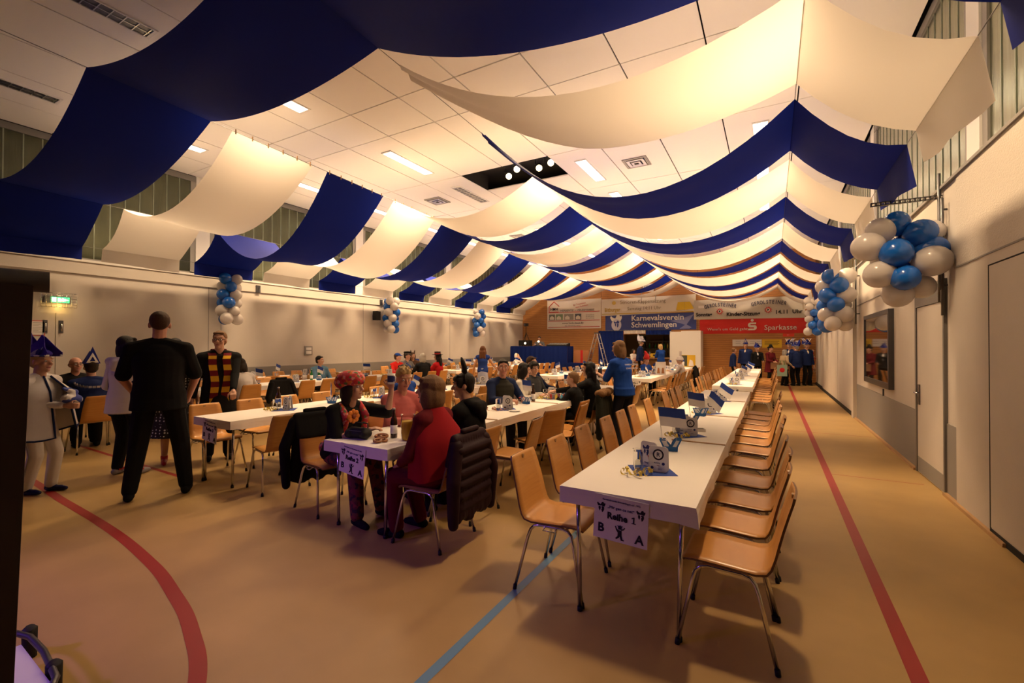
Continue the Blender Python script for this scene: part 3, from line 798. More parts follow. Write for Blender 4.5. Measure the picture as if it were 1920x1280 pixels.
def bottle(x, y, lab, m=None, z=ZT, lvl=None):
    t = thing('beer_bottle', lab, 'bottle', (x, y, z))
    MB().lathe([(.001, 0), (.029, 0), (.031, .01), (.031, .145), (.026, .17), (.0135, .2), (.012, .245), (.014, .25), (.014, .262), (.001, .262)], 14).build('body', m or m_brown, t, True)
    MB().lathe([(.0315, .04), (.0318, .04), (.0318, .115), (.0315, .115)], 14).build('bottle_label', m_paper, t, True)
    MB().lathe([(.015, .25), (.016, .25), (.015, .264), (.001, .266)], 12).build('crown_cap', m_alu, t)
    return t
bottle(-3.05, 5.95, 'brown beer bottle by blue cap stand, second row')
bottle(-3.02, 6.75, 'brown beer bottle held near the woman in black', z=ZT)
bottle(-2.93, 2.99, 'brown beer bottle beside the juice jug and pretzel')
bottle(-5.72, 3.70, 'brown beer bottle by two tumblers on the third row table')
bottle(-9.4, 6.9, 'green bottle near the boy in the blue hoodie', m_green); bottle(-9.32, 7.05, 'green bottle behind another by the boy in blue hoodie', m_green)
bottle(-9.25, 9.3, 'green bottle standing near the policeman cap wearer', m_green)
for k in range(3): bottle(-3.05+.08*k, 14.1+.16*k, ['front dark bottle by the boy in red pointed hat', 'middle dark bottle by the boy in red pointed hat', 'rear dark bottle by the boy in red pointed hat'][k])
# juice jug
t = thing('juice_jug', 'glass jug of yellow juice in front of the woman in red cape', 'jug', (-2.745, 2.97, ZT))
MB().lathe([(.001, .006), (.05, .006), (.056, .02), (.06, .14), (.056, .215), (.062, .225), (.064, .225), (.058, .213), (.062, .14), (.058, .02), (.052, 0), (.001, 0)], 18).build('vessel', m_glass, t, True)
MB().lathe([(.001, .008), (.048, .008), (.054, .022), (.0575, .14), (.055, .17), (.001, .17)], 18).build('juice', mat('juice', (.80, .55, .06), .3, transl=.3), t, True)
MB().tube([(.058, 0, .19), (.10, 0, .18), (.105, 0, .10), (.06, 0, .06)], .008, 8).build('handle', m_glass, t, True)
# pretzels on a paper napkin, handbag
tag(MB().prism([(-.15, -.1), (.10, -.13), (.14, .08), (-.08, .12)], .003, R=Matrix.Rotation(-PI/2, 3, 'X'), c=(-2.93, 2.86, ZT)).build('paper_napkin', m_paper), 'white paper napkin under pretzels on the second row table', 'napkin')
def pretzel(x, y, z, rz, lab):
    t = thing('pretzel', lab, 'pretzel', (x, y, z), rz)
    pts = []
    for k in range(49):
        a = -4.0+8.0*k/48; pts.append((.021*(3.3-.4*a*a+.003*a**4)*math.sin(a), .021*(2.5-.3*a*a)*math.cos(a), .014+.006*math.cos(a*1.5)))
    MB().tube(pts, [.007+.006*math.sin(PI*k/48) for k in range(49)], 8).build('dough', mat('pretzel_crust', (.30, .11, .03), .35, var=.3, vscale=40), t, True)
    return t
pretzel(-2.98, 2.88, ZT+.012, .3, 'brown baked pretzel lying on top of the napkin'); pretzel(-2.87, 2.78, ZT+.004, 1.2, 'brown baked pretzel at the table edge, lower one')
t = thing('handbag', 'small black handbag lying on the corner of second row table', 'bag', (-3.17, 2.80, ZT), .15)
hb = MB()
for sx in (-1, 1): hb.cap((sx*.08, -.02, .045), .044, (sx*.08, .02, .05), .044)
hb.cap((-.08, 0, .045), .044, (.08, 0, .045), .044); hb.cap((-.07, 0, .07), .034, (.07, 0, .07), .034)
blob(hb, 'body', m_black, t, .008)
MB().tube([(-.09, .02, .08), (-.06, .05, .13), (.06, .05, .13), (.09, .02, .08)], .006, 6).build('strap', m_black, t, True)
MB().tube([(-.085, -.042, .075), (.085, -.042, .075)], .003, 6).build('zip', m_steel, t)
# plates, tea lights, box of snacks
def plate(x, y, lab, m=None):
    t = thing('plate', lab, 'plate', (x, y, ZT)); MB().lathe([(.001, .002), (.05, .002), (.075, .012), (.077, .012), (.052, 0), (.001, 0)], 20).build('dish', m or m_white, t, True)
    return t
plate(-.86, 3.82, 'small white dish on the first row table behind the front card')
plate(-2.8, 4.95, 'small plate with napkin near the beer bottle on second row')
for k, (x, y) in enumerate([(-.60, 4.72), (-.58, 4.68)][:1]):
    t = thing('tin_ashtray', 'small square tin dish on the first row table', 'dish', (x, y, ZT), .4)
    MB().box(-.035, -.035, 0, .035, .035, .003).box(-.04, -.04, 0, -.035, .04, .025).box(.035, -.04, 0, .04, .04, .025).box(-.035, -.04, 0, .035, -.035, .025).box(-.035, .035, 0, .035, .04, .025).build('dish', m_alu, t)
rnd = random.Random(3)
cols = [(.7, .1, .1), (.8, .6, .1), (.1, .4, .7), (.2, .5, .2), (.8, .8, .8), (.7, .3, .5)]
for k in range(8):
    x = -2.95+.09*(k % 4); y = 6.35+.1*(k//4)
    t = thing('small_bottle', 'colourful miniature bottle, %s of the cluster before the woman in black' % ORD[k+1], 'bottle', (x, y, ZT), 0, 'miniature bottles before the woman in black')
    MB().lathe([(.001, 0), (.02, 0), (.021, .06), (.009, .085), (.009, .1), (.001, .1)], 10).build('body', mat('mini_%d' % (k % 6), cols[k % 6], .25), t, True)
    MB().lathe([(.0105, .085), (.0105, .105), (.001, .106)], 8).build('cap', m_alu, t)
# ================================================================ balloons
def balloon_mesh(m):
    mb = MB(); prof = []
    for k in range(11):
        a = PI*k/10; r = math.sin(a); z = -math.cos(a); r *= (1-.10*(1 if z < 0 else 0)*(-z)); prof.append((max(r, .012), z*1.08))
    prof = [(.05, -1.20), (.03, -1.12)]+prof
    return mb.lathe(prof, 16).mesh('balloon', m, True)
BM = {'b': balloon_mesh(m_bblue), 'w': balloon_mesh(m_bwhite)}
def cluster(lab, loc, balls, pole, wallx):
    t = thing('balloon_cluster', lab, 'balloons', loc, 0, 'balloon clusters on the walls')
    for x, y, z, r, c in balls:
        o = ob('balloon', BM[c], t, (x, y, z)); o.scale = (r, r, r)
        d = Vector((x, y, z*.35)); o.rotation_euler = d.to_track_quat('Z', 'Y').to_euler() if d.length > .05 else (0, 0, 0)
    MB().tube([(pole, 0, -.62), (pole, 0, .62)], .014, 8).build('pole', m_steel, t, True)
    MB().tube([(pole, 0, .5), (wallx, 0, .5)], .012, 8).tube([(pole, 0, -.3), (wallx, 0, -.3)], .012, 8).build('bracket', m_steel, t, True)
    return t
# nearest cluster, measured ball by ball (offsets from its centre)
cc = Vector((1.21, 6.40, 2.52))
near = [(.17, -.05, .26, .145, 'b'), (-.01, .02, .40, .13, 'b'), (-.16, -.05, .33, .135, 'w'), (.26, -.03, .08, .145, 'b'), (-.27, -.10, .15, .16, 'w'), (-.05, -.16, .05, .155, 'b'), (.24, -.16, -.06, .16, 'w'),
        (-.18, -.12, -.16, .15, 'w'), (.02, -.18, -.22, .135, 'b'), (-.01, -.02, -.36, .15, 'w'), (.27, .05, .28, .13, 'w'), (.18, .0, -.30, .13, 'w'), (.05, .08, .16, .12, 'b'), (-.10, .10, .02, .13, 'w'), (.08, .1, -.12, .13, 'b')]
cluster('nearest big cluster of blue and white balloons by the right wall door', cc, near, .36, .40)
def column(lab, loc, seed, wx, r=.14, n=6, pat=None):
    rnd = random.Random(seed); bl = []
    for k in range(n):
        for q in range(3):
            a = q*2*PI/3+k*.9+seed; rr = r*(1.05+rnd.uniform(-.1, .15)); rad = r*rnd.uniform(.92, 1.1)
            c = 'b' if (q+k//2) % 2 else 'w'
            bl.append((rr*math.cos(a), rr*math.sin(a), .5-k*1.0/(n-1), rad, c))
    s = 1 if wx > loc[0] else -1
    return cluster(lab, loc, bl, s*.02, (wx-loc[0]))
column('second balloon cluster from the front on the right wall', (1.19, 11.9, 2.56), 2, XR, .17)
column('farthest small balloon cluster on the right wall', (1.22, 17.9, 2.57), 5, XR, .13)
column('nearest balloon column on the left wall above the scarf wearer', (-11.96, 6.4, 2.74), 3, XL, .14)
column('second balloon column on the left wall', (-11.96, 12.05, 2.66), 1, XL, .15)
column('farthest balloon column on the left wall', (-11.96, 17.75, 2.64), 4, XL, .15)
# perforated rails and hanging rods on the right wall
for k, y in enumerate((6.58, 12.2)):
    t = thing('wall_bracket', ORD[k+1]+' perforated steel rail sticking out over balloons on right wall', 'bracket', (0, y, 3.20), 0, 'perforated rails')
    mb = MB(); n = 14
    for i in range(n):
        x0 = XR-.62+.60*i/n; mb.box(x0, -.02, -.02, x0+.012, .02, .02)
    mb.box(XR-.62, -.02, .012, XR, .02, .02).box(XR-.62, -.02, -.02, XR, .02, -.012)
    mb.build('perforated_rail', m_steel, t)
    MB().tube([(XR-.03, -.02, .25), (XR-.03, -.02, -1.15)], .016, 8).build('rod', m_steel, t, True)
# ================================================================ wall fittings
t = thing('exit_sign', 'lit green exit sign behind a wire cage above the left door', 'exit sign', (XL+.04, 3.30, 2.46), 0)
MB().box(-.035, -.19, -.07, .02, .19, .07).build('housing', m_grey, t)
MB().box(.02, -.10, -.055, .028, .17, .055).build('green_panel', m_exit, t)
MB().box(.029, -.09, -.04, .031, -.02, .04).box(.029, .0, -.03, .031, .05, .03).prism([(.06, -.04), (.16, 0), (.06, .04)], .002, R=Matrix.Rotation(PI/2, 3, 'Z'), c=(.031, 0, 0)).build('symbol', m_exitw, t)
mb = MB()
for k in range(8): mb.tube([(-.03, -.26+.52*k/7, -.15), (.10, -.26+.52*k/7, -.15), (.10, -.26+.52*k/7, .13), (-.03, -.26+.52*k/7, .13)], .004, 5)
for k in range(6): mb.tube([(.10, -.26, -.15+.28*k/5), (.10, .26, -.15+.28*k/5)], .004, 5)
for y in (-.26, .26):
    for k in range(3): mb.tube([(-.03, y, -.15+.28*k/2), (.10, y, -.15+.28*k/2)], .004, 5)
mb.build('wire_cage', m_chrome, t, True)
l = bpy.data.lights.new('exit_sign_light', 'POINT'); l.energy = 2.2; l.color = (1, .6, .15); l.shadow_soft_size = .08
o = bpy.data.objects.new('exit_sign_light', l); C.objects.link(o); o.location = (XL+.12, 3.32, 2.33)
t = thing('notice', 'red framed white notice on the left double door', 'notice', (XL+.022, 3.03, 1.89), 0)
MB().box(0, -.10, -.145, .006, .10, .145).build('frame', m_red, t); MB().box(.006, -.088, -.133, .008, .088, .133).build('sheet', m_paper, t)
mb = MB()
for k in range(7): mb.box(.008, -.07, .10-.03*k, .009, .07-.03*(k % 3), .106-.03*k)
mb.build('printed_lines', m_dado, t)
t = thing('wall_socket', 'small square switch box on the left wall behind the hoodie boy', 'switch', (XL+.001, 8.95, 1.40)); MB().box(0, -.13, -.14, .03, .13, .14).build('box', m_dado, t); MB().box(.03, -.09, -.1, .036, .09, -.01).box(.03, -.09, .02, .036, .09, .1).build('insert', m_white, t)
t = thing('wall_loudspeaker', 'small black loudspeaker on an arm by the second left balloon column', 'loudspeaker', (XL+.2, 11.55, 2.62)); MB().box(-.1, -.1, -.16, .08, .1, .16).build('case', m_black, t); MB().tube([(-.1, 0, 0), (-.2, 0, 0)], .02, 8).build('arm', m_steel, t)
for k, (y, z) in enumerate(((7.35, 3.12), (11.9, 3.13))):
    t = thing('wall_hook', ORD[k+1]+' small dark bracket under the left window ledge', 'bracket', (XL+.01, y, z), 0, 'hooks under the left ledge'); MB().box(0, -.06, -.1, .05, .06, .1).build('plate', m_steel, t); MB().tube([(.05, 0, 0), (.09, 0, 0), (.09, 0, .05)], .01, 6).build('hook', m_steel, t)
# display case
t = thing('display_case', 'dark framed glass display case on the right wall', 'display case', (XR, 9.9, 1.53), 0)
W2, H2 = 1.06, .62
fr = MB()
for a in ((-W2, -H2, W2, -H2+.09), (-W2, H2-.07, W2, H2), (-W2, -H2+.09, -W2+.06, H2-.07), (W2-.06, -H2+.09, W2, H2-.07)): fr.box(-.07, a[0], a[1], .0, a[2], a[3])
fr.build('frame', m_steel, t)
MB().box(-.012, -W2+.05, -H2+.08, -.004, W2-.05, H2-.06).build('back_board', mat('case_back', (.03, .018, .012), .6), t)
MB().box(-.055, -W2+.05, -H2+.08, -.05, W2-.05, H2-.06).build('pane', mat('case_pane', (.02, .015, .012), .04, spec=1.0, coat=1), t)
MB().box(-.02, -.35, -H2-.16, -.0, -.31, -H2-.04).build('lock', m_steel, t)
# ================================================================ back wall
def banner(lab, x0, x1, z0, z1, m, y=YB-.05, dz=(0, 0, 0, 0), seed=1, amp=.012, name='banner'):
    t = thing(name, lab, 'banner', ((x0+x1)/2, y, (z0+z1)/2)); w_, h_ = (x1-x0)/2, (z1-z0)/2
    nx, nz = 40, 8; mb = MB(); rnd = random.Random(seed); p = rnd.uniform(0, 6)
    for k in range(2):
        for i in range(nx+1):
            for j in range(nz+1):
                u, v = i/nx, j/nz
                zz = (dz[0]*(1-u)*(1-v)+dz[1]*u*(1-v)+dz[2]*u*v+dz[3]*(1-u)*v)
                yy = amp*math.sin(9*u+7*v*(1 if seed % 2 else -1)+p)*.6+amp*.5*math.sin(23*u-9*v+p)
                mb.v.append((-w_+2*w_*u, yy*(.4+.6*math.sin(PI*v))+k*.004, -h_+2*h_*v+zz))
    n = (nx+1)*(nz+1)
    for i in range(nx):
        for j in range(nz):
            a = i*(nz+1)+j
            mb.f.append((a, a+nz+1, a+nz+2, a+1)); mb.f.append((n+a, n+a+1, n+a+nz+2, n+a+nz+1))
    mb.m = [0]*len(mb.f)
    mb.build('sheet', m, t, True)
    for u, v in ((-w_, h_), (w_, h_)): MB().tube([(u, .0, v-.02), (u, .035, v+.05)], .006, 6).build('cord', m_white, t)
    return t
FY = -.022
m_bwh = mat('banner_white', (.72, .69, .64), .6); m_bgr = mat('banner_grey', (.55, .53, .49), .6); m_bbl = mat('banner_blue', (.035, .06, .27), .6); m_brd = mat('banner_red', (.62, .012, .010), .55)
m_tr = mat('print_red', (.55, .03, .03), .7); m_gld = mat('print_gold', (.55, .40, .08), .6); m_lgr = mat('print_light', (.55, .55, .68), .7)
t = banner('white banner with red house outline at left of the back wall', -10.79, -7.70, 2.49, 4.05, m_bwh, seed=2, amp=.006)
def strip(t, x0, z0, x1, z1, m, name='printed_bar', y=FY): return MB().box(x0, y, z0, x1, y+.002, z1).build(name, m, t)
for z in (.10, -.36, -.70): strip(t, -1.48, z, 1.48, z+.03, m_tr)
mb = MB()
for a, b in (((-1.42, .45), (-1.13, .72)), ((-1.13, .72), (-.82, .45)), ((-1.42, .45), (-1.42, .15)), ((-1.42, .15), (-.86, .15))): mb.tube([(a[0], FY, a[1]), (b[0], FY, b[1])], .018, 6)
mb.build('house_outline', m_tr, t)
text('HMH', .21, m_ink, t, (-1.12, FY, .23), bold=.004); text('HERBERTZ  -  MASSIVHAUS', .145, m_ink, t, (.22, FY, .16), sx=1.12)
o = text('Ihr Traumhaus', .12, m_tr, t, (.36, FY, .50), rot=(PI/2, -.17, 0)); o = text('vom Fachmann', .12, m_tr, t, (.50, FY, .38), rot=(PI/2, -.17, 0))
text('www.hmh-haus.de', .15, m_ink, t, (-.03, FY, -.52), sx=1.1); text('Bau - Unternehmung - Planung', .07, m_ink, t, (-.03, FY, -.64))
for k, x in enumerate((-1.43, -1.02, -.52, .10)):
    p = strip(t, x, -.30, x+(.36, .42, .54, .36)[k], .02, mat('photo_%d' % k, [(.16, .17, .15), (.2, .3, .2), (.3, .3, .28), (.1, .12, .16)][k], .6), 'photo_print')
    MB().prism([(x+.05, -.27), (x+.31, -.27), (x+.31, -.15), (x+.18, -.06), (x+.05, -.15)], .002, c=(0, FY-.002, 0)).build('house_print', m_bwh, p)
for k in range(3): text('Beratung Planung', .065, m_ink, t, (.95, FY, -.08-.085*k))
t = banner('yellowish white banner announcing the seniors session on Saturday', -7.68, -3.08, 3.16, 3.98, m_bwh, seed=3, dz=(-.04, .04, .04, -.0))
text('Senioren-Kappensitzung', .25, mat('print_brown', (.20, .16, .10), .7), t, (-.18, FY-.03, .13), sx=.92); text('Samstag 14:11 Uhr', .23, MATS['print_brown'], t, (-.10, FY-.03, -.20), sx=.95)
text('Bitburger', .27, m_gld, t, (-1.70, FY-.03, -.24), sx=.80, bold=.006); strip(t, -1.21, -.24, -.94, -.12, m_white, 'sticker', FY-.032)
strip(t, -2.25, -.38, 2.2, -.34, m_gld, 'printed_bar', FY-.03)
mb = MB(); mb.tube([(-1.62, FY-.03, .20), (-1.62, FY-.02, .20)], .10, 14); mb.build('seal_print', m_gld, t)
MB().prism([(1.42, -.28), (1.50, .10), (2.05, .10), (2.22, -.24), (1.8, -.28)], .003, c=(0, FY-.032, 0)).build('glass_print', mat('print_yellow', (.72, .50, .02), .5), t)
MB().prism([(1.80, -.28), (1.815, -.28), (1.80, .1), (1.785, .1)], .003, c=(0, FY-.036, 0)).build('printed_bar', m_gld, t)
t = banner('blue banner of the carnival club with crest', -7.47, -3.06, 2.36, 3.16, m_bbl, y=YB-.035, seed=4)
text('Karnevalsverein', .37, m_white, t, (-.86, FY, .08), align='LEFT', sx=1.06, bold=.006); text('Schwemlingen', .37, m_white, t, (-.86, FY, -.26), align='LEFT', sx=1.04, bold=.006)
e_ = emblem(t, -1.62, .02, .46, m_white, FY)
MB().ell((-1.62, FY, -.12), (.26, .004, .30)).build('crest_disc', m_lgr, t); emblem(t, -1.60, -.08, .22, m_bbl, FY-.008)
MB().prism([(1.0, .02), (1.5, -.1), (1.75, -.2), (2.1, .32), (1.72, .18), (1.5, .12)], .002, c=(0, FY+.004, 0)).prism([(1.45, -.36), (1.75, -.15), (2.0, -.3), (1.9, -.36)], .002, c=(0, FY+.004, 0)).build('cap_print', mat('print_lilac', (.20, .22, .45), .7), t)
t = banner('grey banner announcing the Sunday children session', -3.16, 1.24, 2.82, 3.70, m_bgr, y=YB-.075, seed=5, dz=(.0, -.04, .02, .02), amp=.022)
def arc_text(s, cx, cz, size, rad):
    n = len(s); wd = size*.47
    for i, ch in enumerate(s):
        a = (i-(n-1)/2)*wd/rad; text(ch, size, mat('print_grey', (.06, .06, .11), .7), t, (cx+rad*math.sin(a), FY-.03, cz-rad+rad*math.cos(a)), rot=(PI/2, a, 0), bold=.006, sx=.70)
arc_text('GEROLSTEINER', -1.07, .13, .235, 2.2); arc_text('GEROLSTEINER', .86, .17, .235, 2.2)
for cx in (-1.09, .84):
    pts = []
    for k in range(24):
        r = .17 if k % 2 == 0 else .09; pts.append((cx+r*math.cos(PI*k/12), -.10+r*math.sin(PI*k/12)))
    MB().prism(pts, .002, c=(0, FY-.03, 0)).build('star_print', m_tr, t); MB().tube([(cx, FY-.036, -.10), (cx, FY-.031, -.10)], .075, 14).build('star_centre', m_white, t)
    MB().prism([(cx-.04, -.15), (cx+.01, -.13), (cx+.05, -.05), (cx+.01, -.07), (cx-.02, -.04)], .002, c=(0, FY-.040, 0)).build('lion_print', m_ink, t)
text('Sonntag', .23, m_ink, t, (-1.76, FY-.03, -.30), sx=.95, bold=.008); text('Kinder-Sitzung', .23, m_ink, t, (-.14, FY-.03, -.32), sx=.98, bold=.008); text('14.11  Uhr', .23, m_ink, t, (1.60, FY-.03, -.28), bold=.006)
strip(t, -2.0, .08, -1.72, .2, m_paper, 'sticker', FY-.012)
t = banner('long red bank banner low on the back wall', -2.91, 1.42, 2.14, 2.80, m_brd, y=YB-.045, seed=6, amp=.016)
text("Wenn's um Geld geht", .17, m_bwh, t, (-1.0, FY-.025, -.18), sx=1.1); text('Sparkasse', .31, m_bwh, t, (1.08, FY-.025, -.18), bold=.002)
mb = MB(); mb.tube([(.01, FY-.032, .25), (.01, FY-.028, .25)], .06, 14)
mb.prism([(-.08, .15), (.16, .15), (.16, .075), (-.05, .075), (-.07, .055), (-.05, .035), (.12, .035), (.17, .0), (.19, -.07), (.17, -.14), (.10, -.19), (-.15, -.19), (-.15, -.115), (.07, -.115), (.09, -.09), (.07, -.065), (-.08, -.065), (-.14, -.03), (-.165, .04), (-.14, .115)], .003, c=(0, FY-.032, 0))
mb.build('s_symbol', m_bwh, t)
t = thing('paper_sign', 'small red sign hanging below the red banner', 'sign', (.64, YB-.03, 2.06)); MB().box(-.21, 0, -.07, .21, .004, .07).build('sheet', mat('sign_red', (.75, .05, .02), .5), t); MB().prism([(-.05, -.01), (.05, 0), (-.05, .01)], .001, c=(0, -.002, 0)).build('arrow', m_white, t)
t = thing('notice_board', 'white notice strip above the coat hooks on back wall', 'notice', (-.95, YB-.04, 1.72)); MB().box(-.58, 0, -.15, .58, .01, .15).build('sheet', m_paper, t); mb = MB(); [mb.box(-.45+.28*(k % 4), -.002, .05-.08*(k//4), -.25+.28*(k % 4), 0, .06-.08*(k//4)) for k in range(8)]; mb.build('printed_lines', m_dado, t)
t = thing('notice_board', 'yellow notice with black lines on the back wall', 'notice', (.02, YB-.04, 1.69)); MB().box(-.37, 0, -.18, .37, .01, .18).build('sheet', m_yellow, t); mb = MB(); [mb.box(-.28, -.002, .09-.05*k, .28-.05*(k % 2), 0, .105-.05*k) for k in range(4)]; mb.build('printed_lines', m_ink, t)
t = thing('wall_box', 'pale square box with grille high on the back wall', 'loudspeaker', (-5.27, YB-.05, 4.44)); MB().box(-.25, -.08, -.2, .25, .03, .2).build('case', m_white, t); mb = MB(); [mb.box(-.2+.08*k, -.085, -.12, -.16+.08*k, -.08, .12) for k in range(5)]; mb.build('grille', m_dado, t); MB().box(-.36, -.03, -.75, -.33, .03, .2).box(.33, -.03, -.75, .36, .03, .2).build('rail', m_dado, t)
# curtain, bar front, white kiosk
def curtain(lab, x0, x1, z0, z1, y, m, folds=9, amp=.03):
    t = thing('curtain', lab, 'curtain', ((x0+x1)/2, y, 0)); w_ = (x1-x0)/2; mb = MB(); n = folds*6
    for i in range(n+1):
        u = i/n
        for z in (z0, (z0+z1)/2, z1): mb.v.append((-w_+2*w_*u, amp*math.sin(2*PI*folds*u)*(1.2 if z == z0 else .8), z))
    for i in range(n):
        for j in range(2): mb.f.append((i*3+j, i*3+3+j, i*3+4+j, i*3+1+j)); mb.m.append(0)
    mb.build('cloth', m, t, True); MB().tube([(-w_-.02, 0, z1), (w_+.02, 0, z1)], .015, 8).build('rail', m_steel, t)
    return t
curtain('tall dark blue curtain left of the bar opening', -7.75, -6.45, .03, 2.34, YB-.30, m_blue, 8)
t = curtain('short white pelmet over the bar opening, left half', -6.42, -5.36, 2.18, 2.35, YB-.32, m_drw, 8, .015); curtain('short blue pelmet over the bar opening, right half', -5.34, -4.15, 2.12, 2.35, YB-.32, m_blue, 8, .015)
t = thing('paper_sign', 'white paper sign pinned to the blue curtain', 'sign', (-6.66, YB-.36, 1.56)); MB().box(-.2, -.004, -.14, .2, 0, .14).build('sheet', m_paper, t); mb = MB(); [mb.box(-.13, -.006, .05-.09*k, .13, -.004, .065-.09*k) for k in range(2)]; mb.build('printed_lines', m_tr, t)
t = thing('white_kiosk', 'tall white partition booth right of the bar opening', 'booth', (-3.4, 21.9, 0)); MB().box(-.70, 0, 0, -.66, .85, 2.26).build('side_panel', m_white, t); MB().box(-.66, 0, 0, -.2, .03, 2.2).build('front_panel', m_white, t); MB().box(-.2, -.02, 0, .64, .02, 2.27).build('front_panel', m_white, t); MB().box(.6, .02, 0, .64, .85, 2.27).build('side_panel', m_white, t); MB().box(-.70, 0, 2.2, .64, .85, 2.23).build('top_panel', m_white, t)
t = thing('bar_counter', 'dark wooden bar counter in the opening of the back wall', 'bar', (-5.35, YB+.2, 0)); MB().box(-1.14, 0, 0, 1.14, .4, .95).build('front', m_edge, t); MB().box(-1.14, -.08, .95, 1.14, .45, 1.0).build('worktop', m_lath, t)
t = thing('bottle_shelf', 'shelf of bottles on the rear wall behind the bar', 'shelf', (-5.1, YB+2.7, 1.0))
for z in (0, .4, .8): MB().box(-1.0, -.15, z, 1.0, .15, z+.03).build('board', m_steel, t)
for x in (-1.0, 0, 1.0): MB().box(x-.015, -.15, 0, x+.015, .15, 1.1).build('upright', m_steel, t)
rnd = random.Random(5)
for z in range(2):
    for k in range(12):
        m = rnd.choice([m_brown, m_green, m_white, m_gold]); tt = thing('shelf_bottle', 'bottle on the %s shelf behind the bar, %s from left' % (('lower', 'upper')[z], ORD[k+1]), 'bottle', (-6.0+.16*k, YB+2.68, 1.03+.4*z), 0, 'bottles behind the bar')
        MB().lathe([(.001, 0), (.04, 0), (.04, .17), (.015, .22), (.015, .29), (.001, .29)], 10).build('body', m, tt, True)
t = thing('beer_crate', 'yellow crate with dark print standing on the bar counter', 'crate', (-4.95, YB+.35, 1.0)); MB().box(-.28, -.15, 0, .28, .15, .02).box(-.28, -.15, 0, .28, -.13, .2).box(-.28, .13, 0, .28, .15, .2).box(-.28, -.13, 0, -.26, .13, .2).box(.26, -.13, 0, .28, .13, .2).build('body', m_yellow, t); MB().box(-.16, -.155, .07, .16, -.15, .15).build('print', m_ink, t)
# stage table with technicians' gear, ladder
t = thing('control_desk', 'long desk hung with dark blue cloth in the back left corner', 'desk', (-10.3, 20.6, 0)); MB().box(-1.60, 0, 1.5, 1.60, .8, 1.55).build('top', m_blue, t)
mb = MB(); n = 60
for i in range(n+1):
    for z in (.02, 1.5): mb.v.append((-1.61+3.22*i/n, -.012+.012*math.sin(i*1.3), z))
for i in range(n): mb.f.append((2*i, 2*i+2, 2*i+3, 2*i+1)); mb.m.append(0)
mb.add([(-1.61, 0, .02), (-1.61, .8, .02), (-1.61, .8, 1.5), (-1.61, 0, 1.5)], [(0, 3, 2, 1)]).add([(1.61, 0, .02), (1.61, .8, .02), (1.61, .8, 1.5), (1.61, 0, 1.5)], [(0, 1, 2, 3)])
mb.build('cloth_front', m_blue, t)
for x in (-1.5, 1.5):
    for y in (.08, .72): MB().tube([(x, y, 0), (x, y, 1.5)], .025, 8).build('leg', m_steel, t)
t = thing('projector', 'black projector on the control desk at the left corner', 'projector', (-11.2, 20.95, 1.55)); MB().box(-.3, -.2, .02, .3, .2, .3).build('case', m_black, t); MB().tube([(.12, -.2, .15), (.12, -.26, .15)], .07, 12).build('lens_barrel', m_steel, t); MB().tube([(.12, -.262, .15), (.12, -.264, .15)], .055, 12).build('lens', m_bulb, t); [MB().tube([(x, y, 0), (x, y, .02)], .02, 8).build('foot', m_black, t) for x in (-.25, .25) for y in (-.15, .15)]
t = thing('camera_tripod', 'tripod with a small camera standing on the control desk', 'tripod', (-11.3, 21.2, 1.55))
for k in range(3): a = k*2*PI/3+.5; MB().tube([(.34*math.cos(a), .16*math.sin(a), 0), (.04*math.cos(a), .04*math.sin(a), .62), (0, 0, .72)], .014, 6).build('leg', m_black, t)
MB().tube([(0, 0, .5), (0, 0, 1.05)], .016, 8).build('centre_column', m_black, t); h = MB().box(-.09, -.12, 1.05, .09, .1, 1.2).build('camera', m_black, t); MB().tube([(0, -.12, 1.12), (0, -.2, 1.12)], .045, 10).build('lens_barrel', m_steel, h)
t = thing('mixing_console', 'sloped black mixing console on the control desk', 'mixer', (-9.35, 20.95, 1.55)); MB().add([(-.55, -.2, 0), (.55, -.2, 0), (.55, .3, 0), (-.55, .3, 0), (-.55, -.2, .05), (.55, -.2, .05), (.55, .3, .16), (-.55, .3, .16)], [(0, 3, 2, 1), (4, 5, 6, 7), (0, 1, 5, 4), (1, 2, 6, 5), (2, 3, 7, 6), (3, 0, 4, 7)]).build('case', m_black, t)
mb = MB(); [mb.box(-.5+.085*k, -.1+.1*j, .075+.022*j, -.47+.085*k, -.08+.1*j, .09+.022*j) for k in range(12) for j in range(4)]; kn = mb.build('faders', m_white, t); kn['kind'] = 'stuff'
t = thing('desk_lamp', 'small shining lamp on the control desk before the technician', 'lamp', (-10.35, 20.8, 1.55)); MB().lathe([(.001, 0), (.07, 0), (.07, .02), (.012, .03), (.012, .2), (.001, .2)], 12).build('base', m_steel, t); MB().ell((0, -.02, .24), (.05, .05, .05)).build('bulb', m_bulb, t, True)
t = thing('cardboard_box', 'orange brown parcel with red ribbon right of the control desk', 'box', (-8.2, 21.5, .0), .1); MB().box(-.38, -.3, 0, .38, .3, 1.35).build('carton', mat('carton', (.42, .17, .07), .8), t); MB().box(-.06, -.305, 0, .06, -.3, 1.352).box(-.38, -.306, .62, .38, -.3, .74).build('ribbon', m_red, t)
t = thing('blue_draped_table', 'low table under dark blue cloth between desk and ladder', 'table', (-7.9, 20.4, 0)); MB().box(-.6, -.3, .72, .6, .3, .75).build('top', m_blue, t); MB().box(-.6, -.3, .03, .6, -.29, .72).box(-.6, .29, .03, .6, .3, .72).box(-.6, -.29, .03, -.59, .29, .72).box(.59, -.29, .03, .6, .29, .72).build('skirt_cloth', m_blue, t); [MB().box(x-.02, y-.02, 0, x+.02, y+.02, .72).build('leg', m_steel, t) for x in (-.5, .5) for y in (-.2, .2)]
t = thing('stepladder', 'aluminium double stepladder before the blue curtain', 'ladder', (-7.40, 21.3, 0))
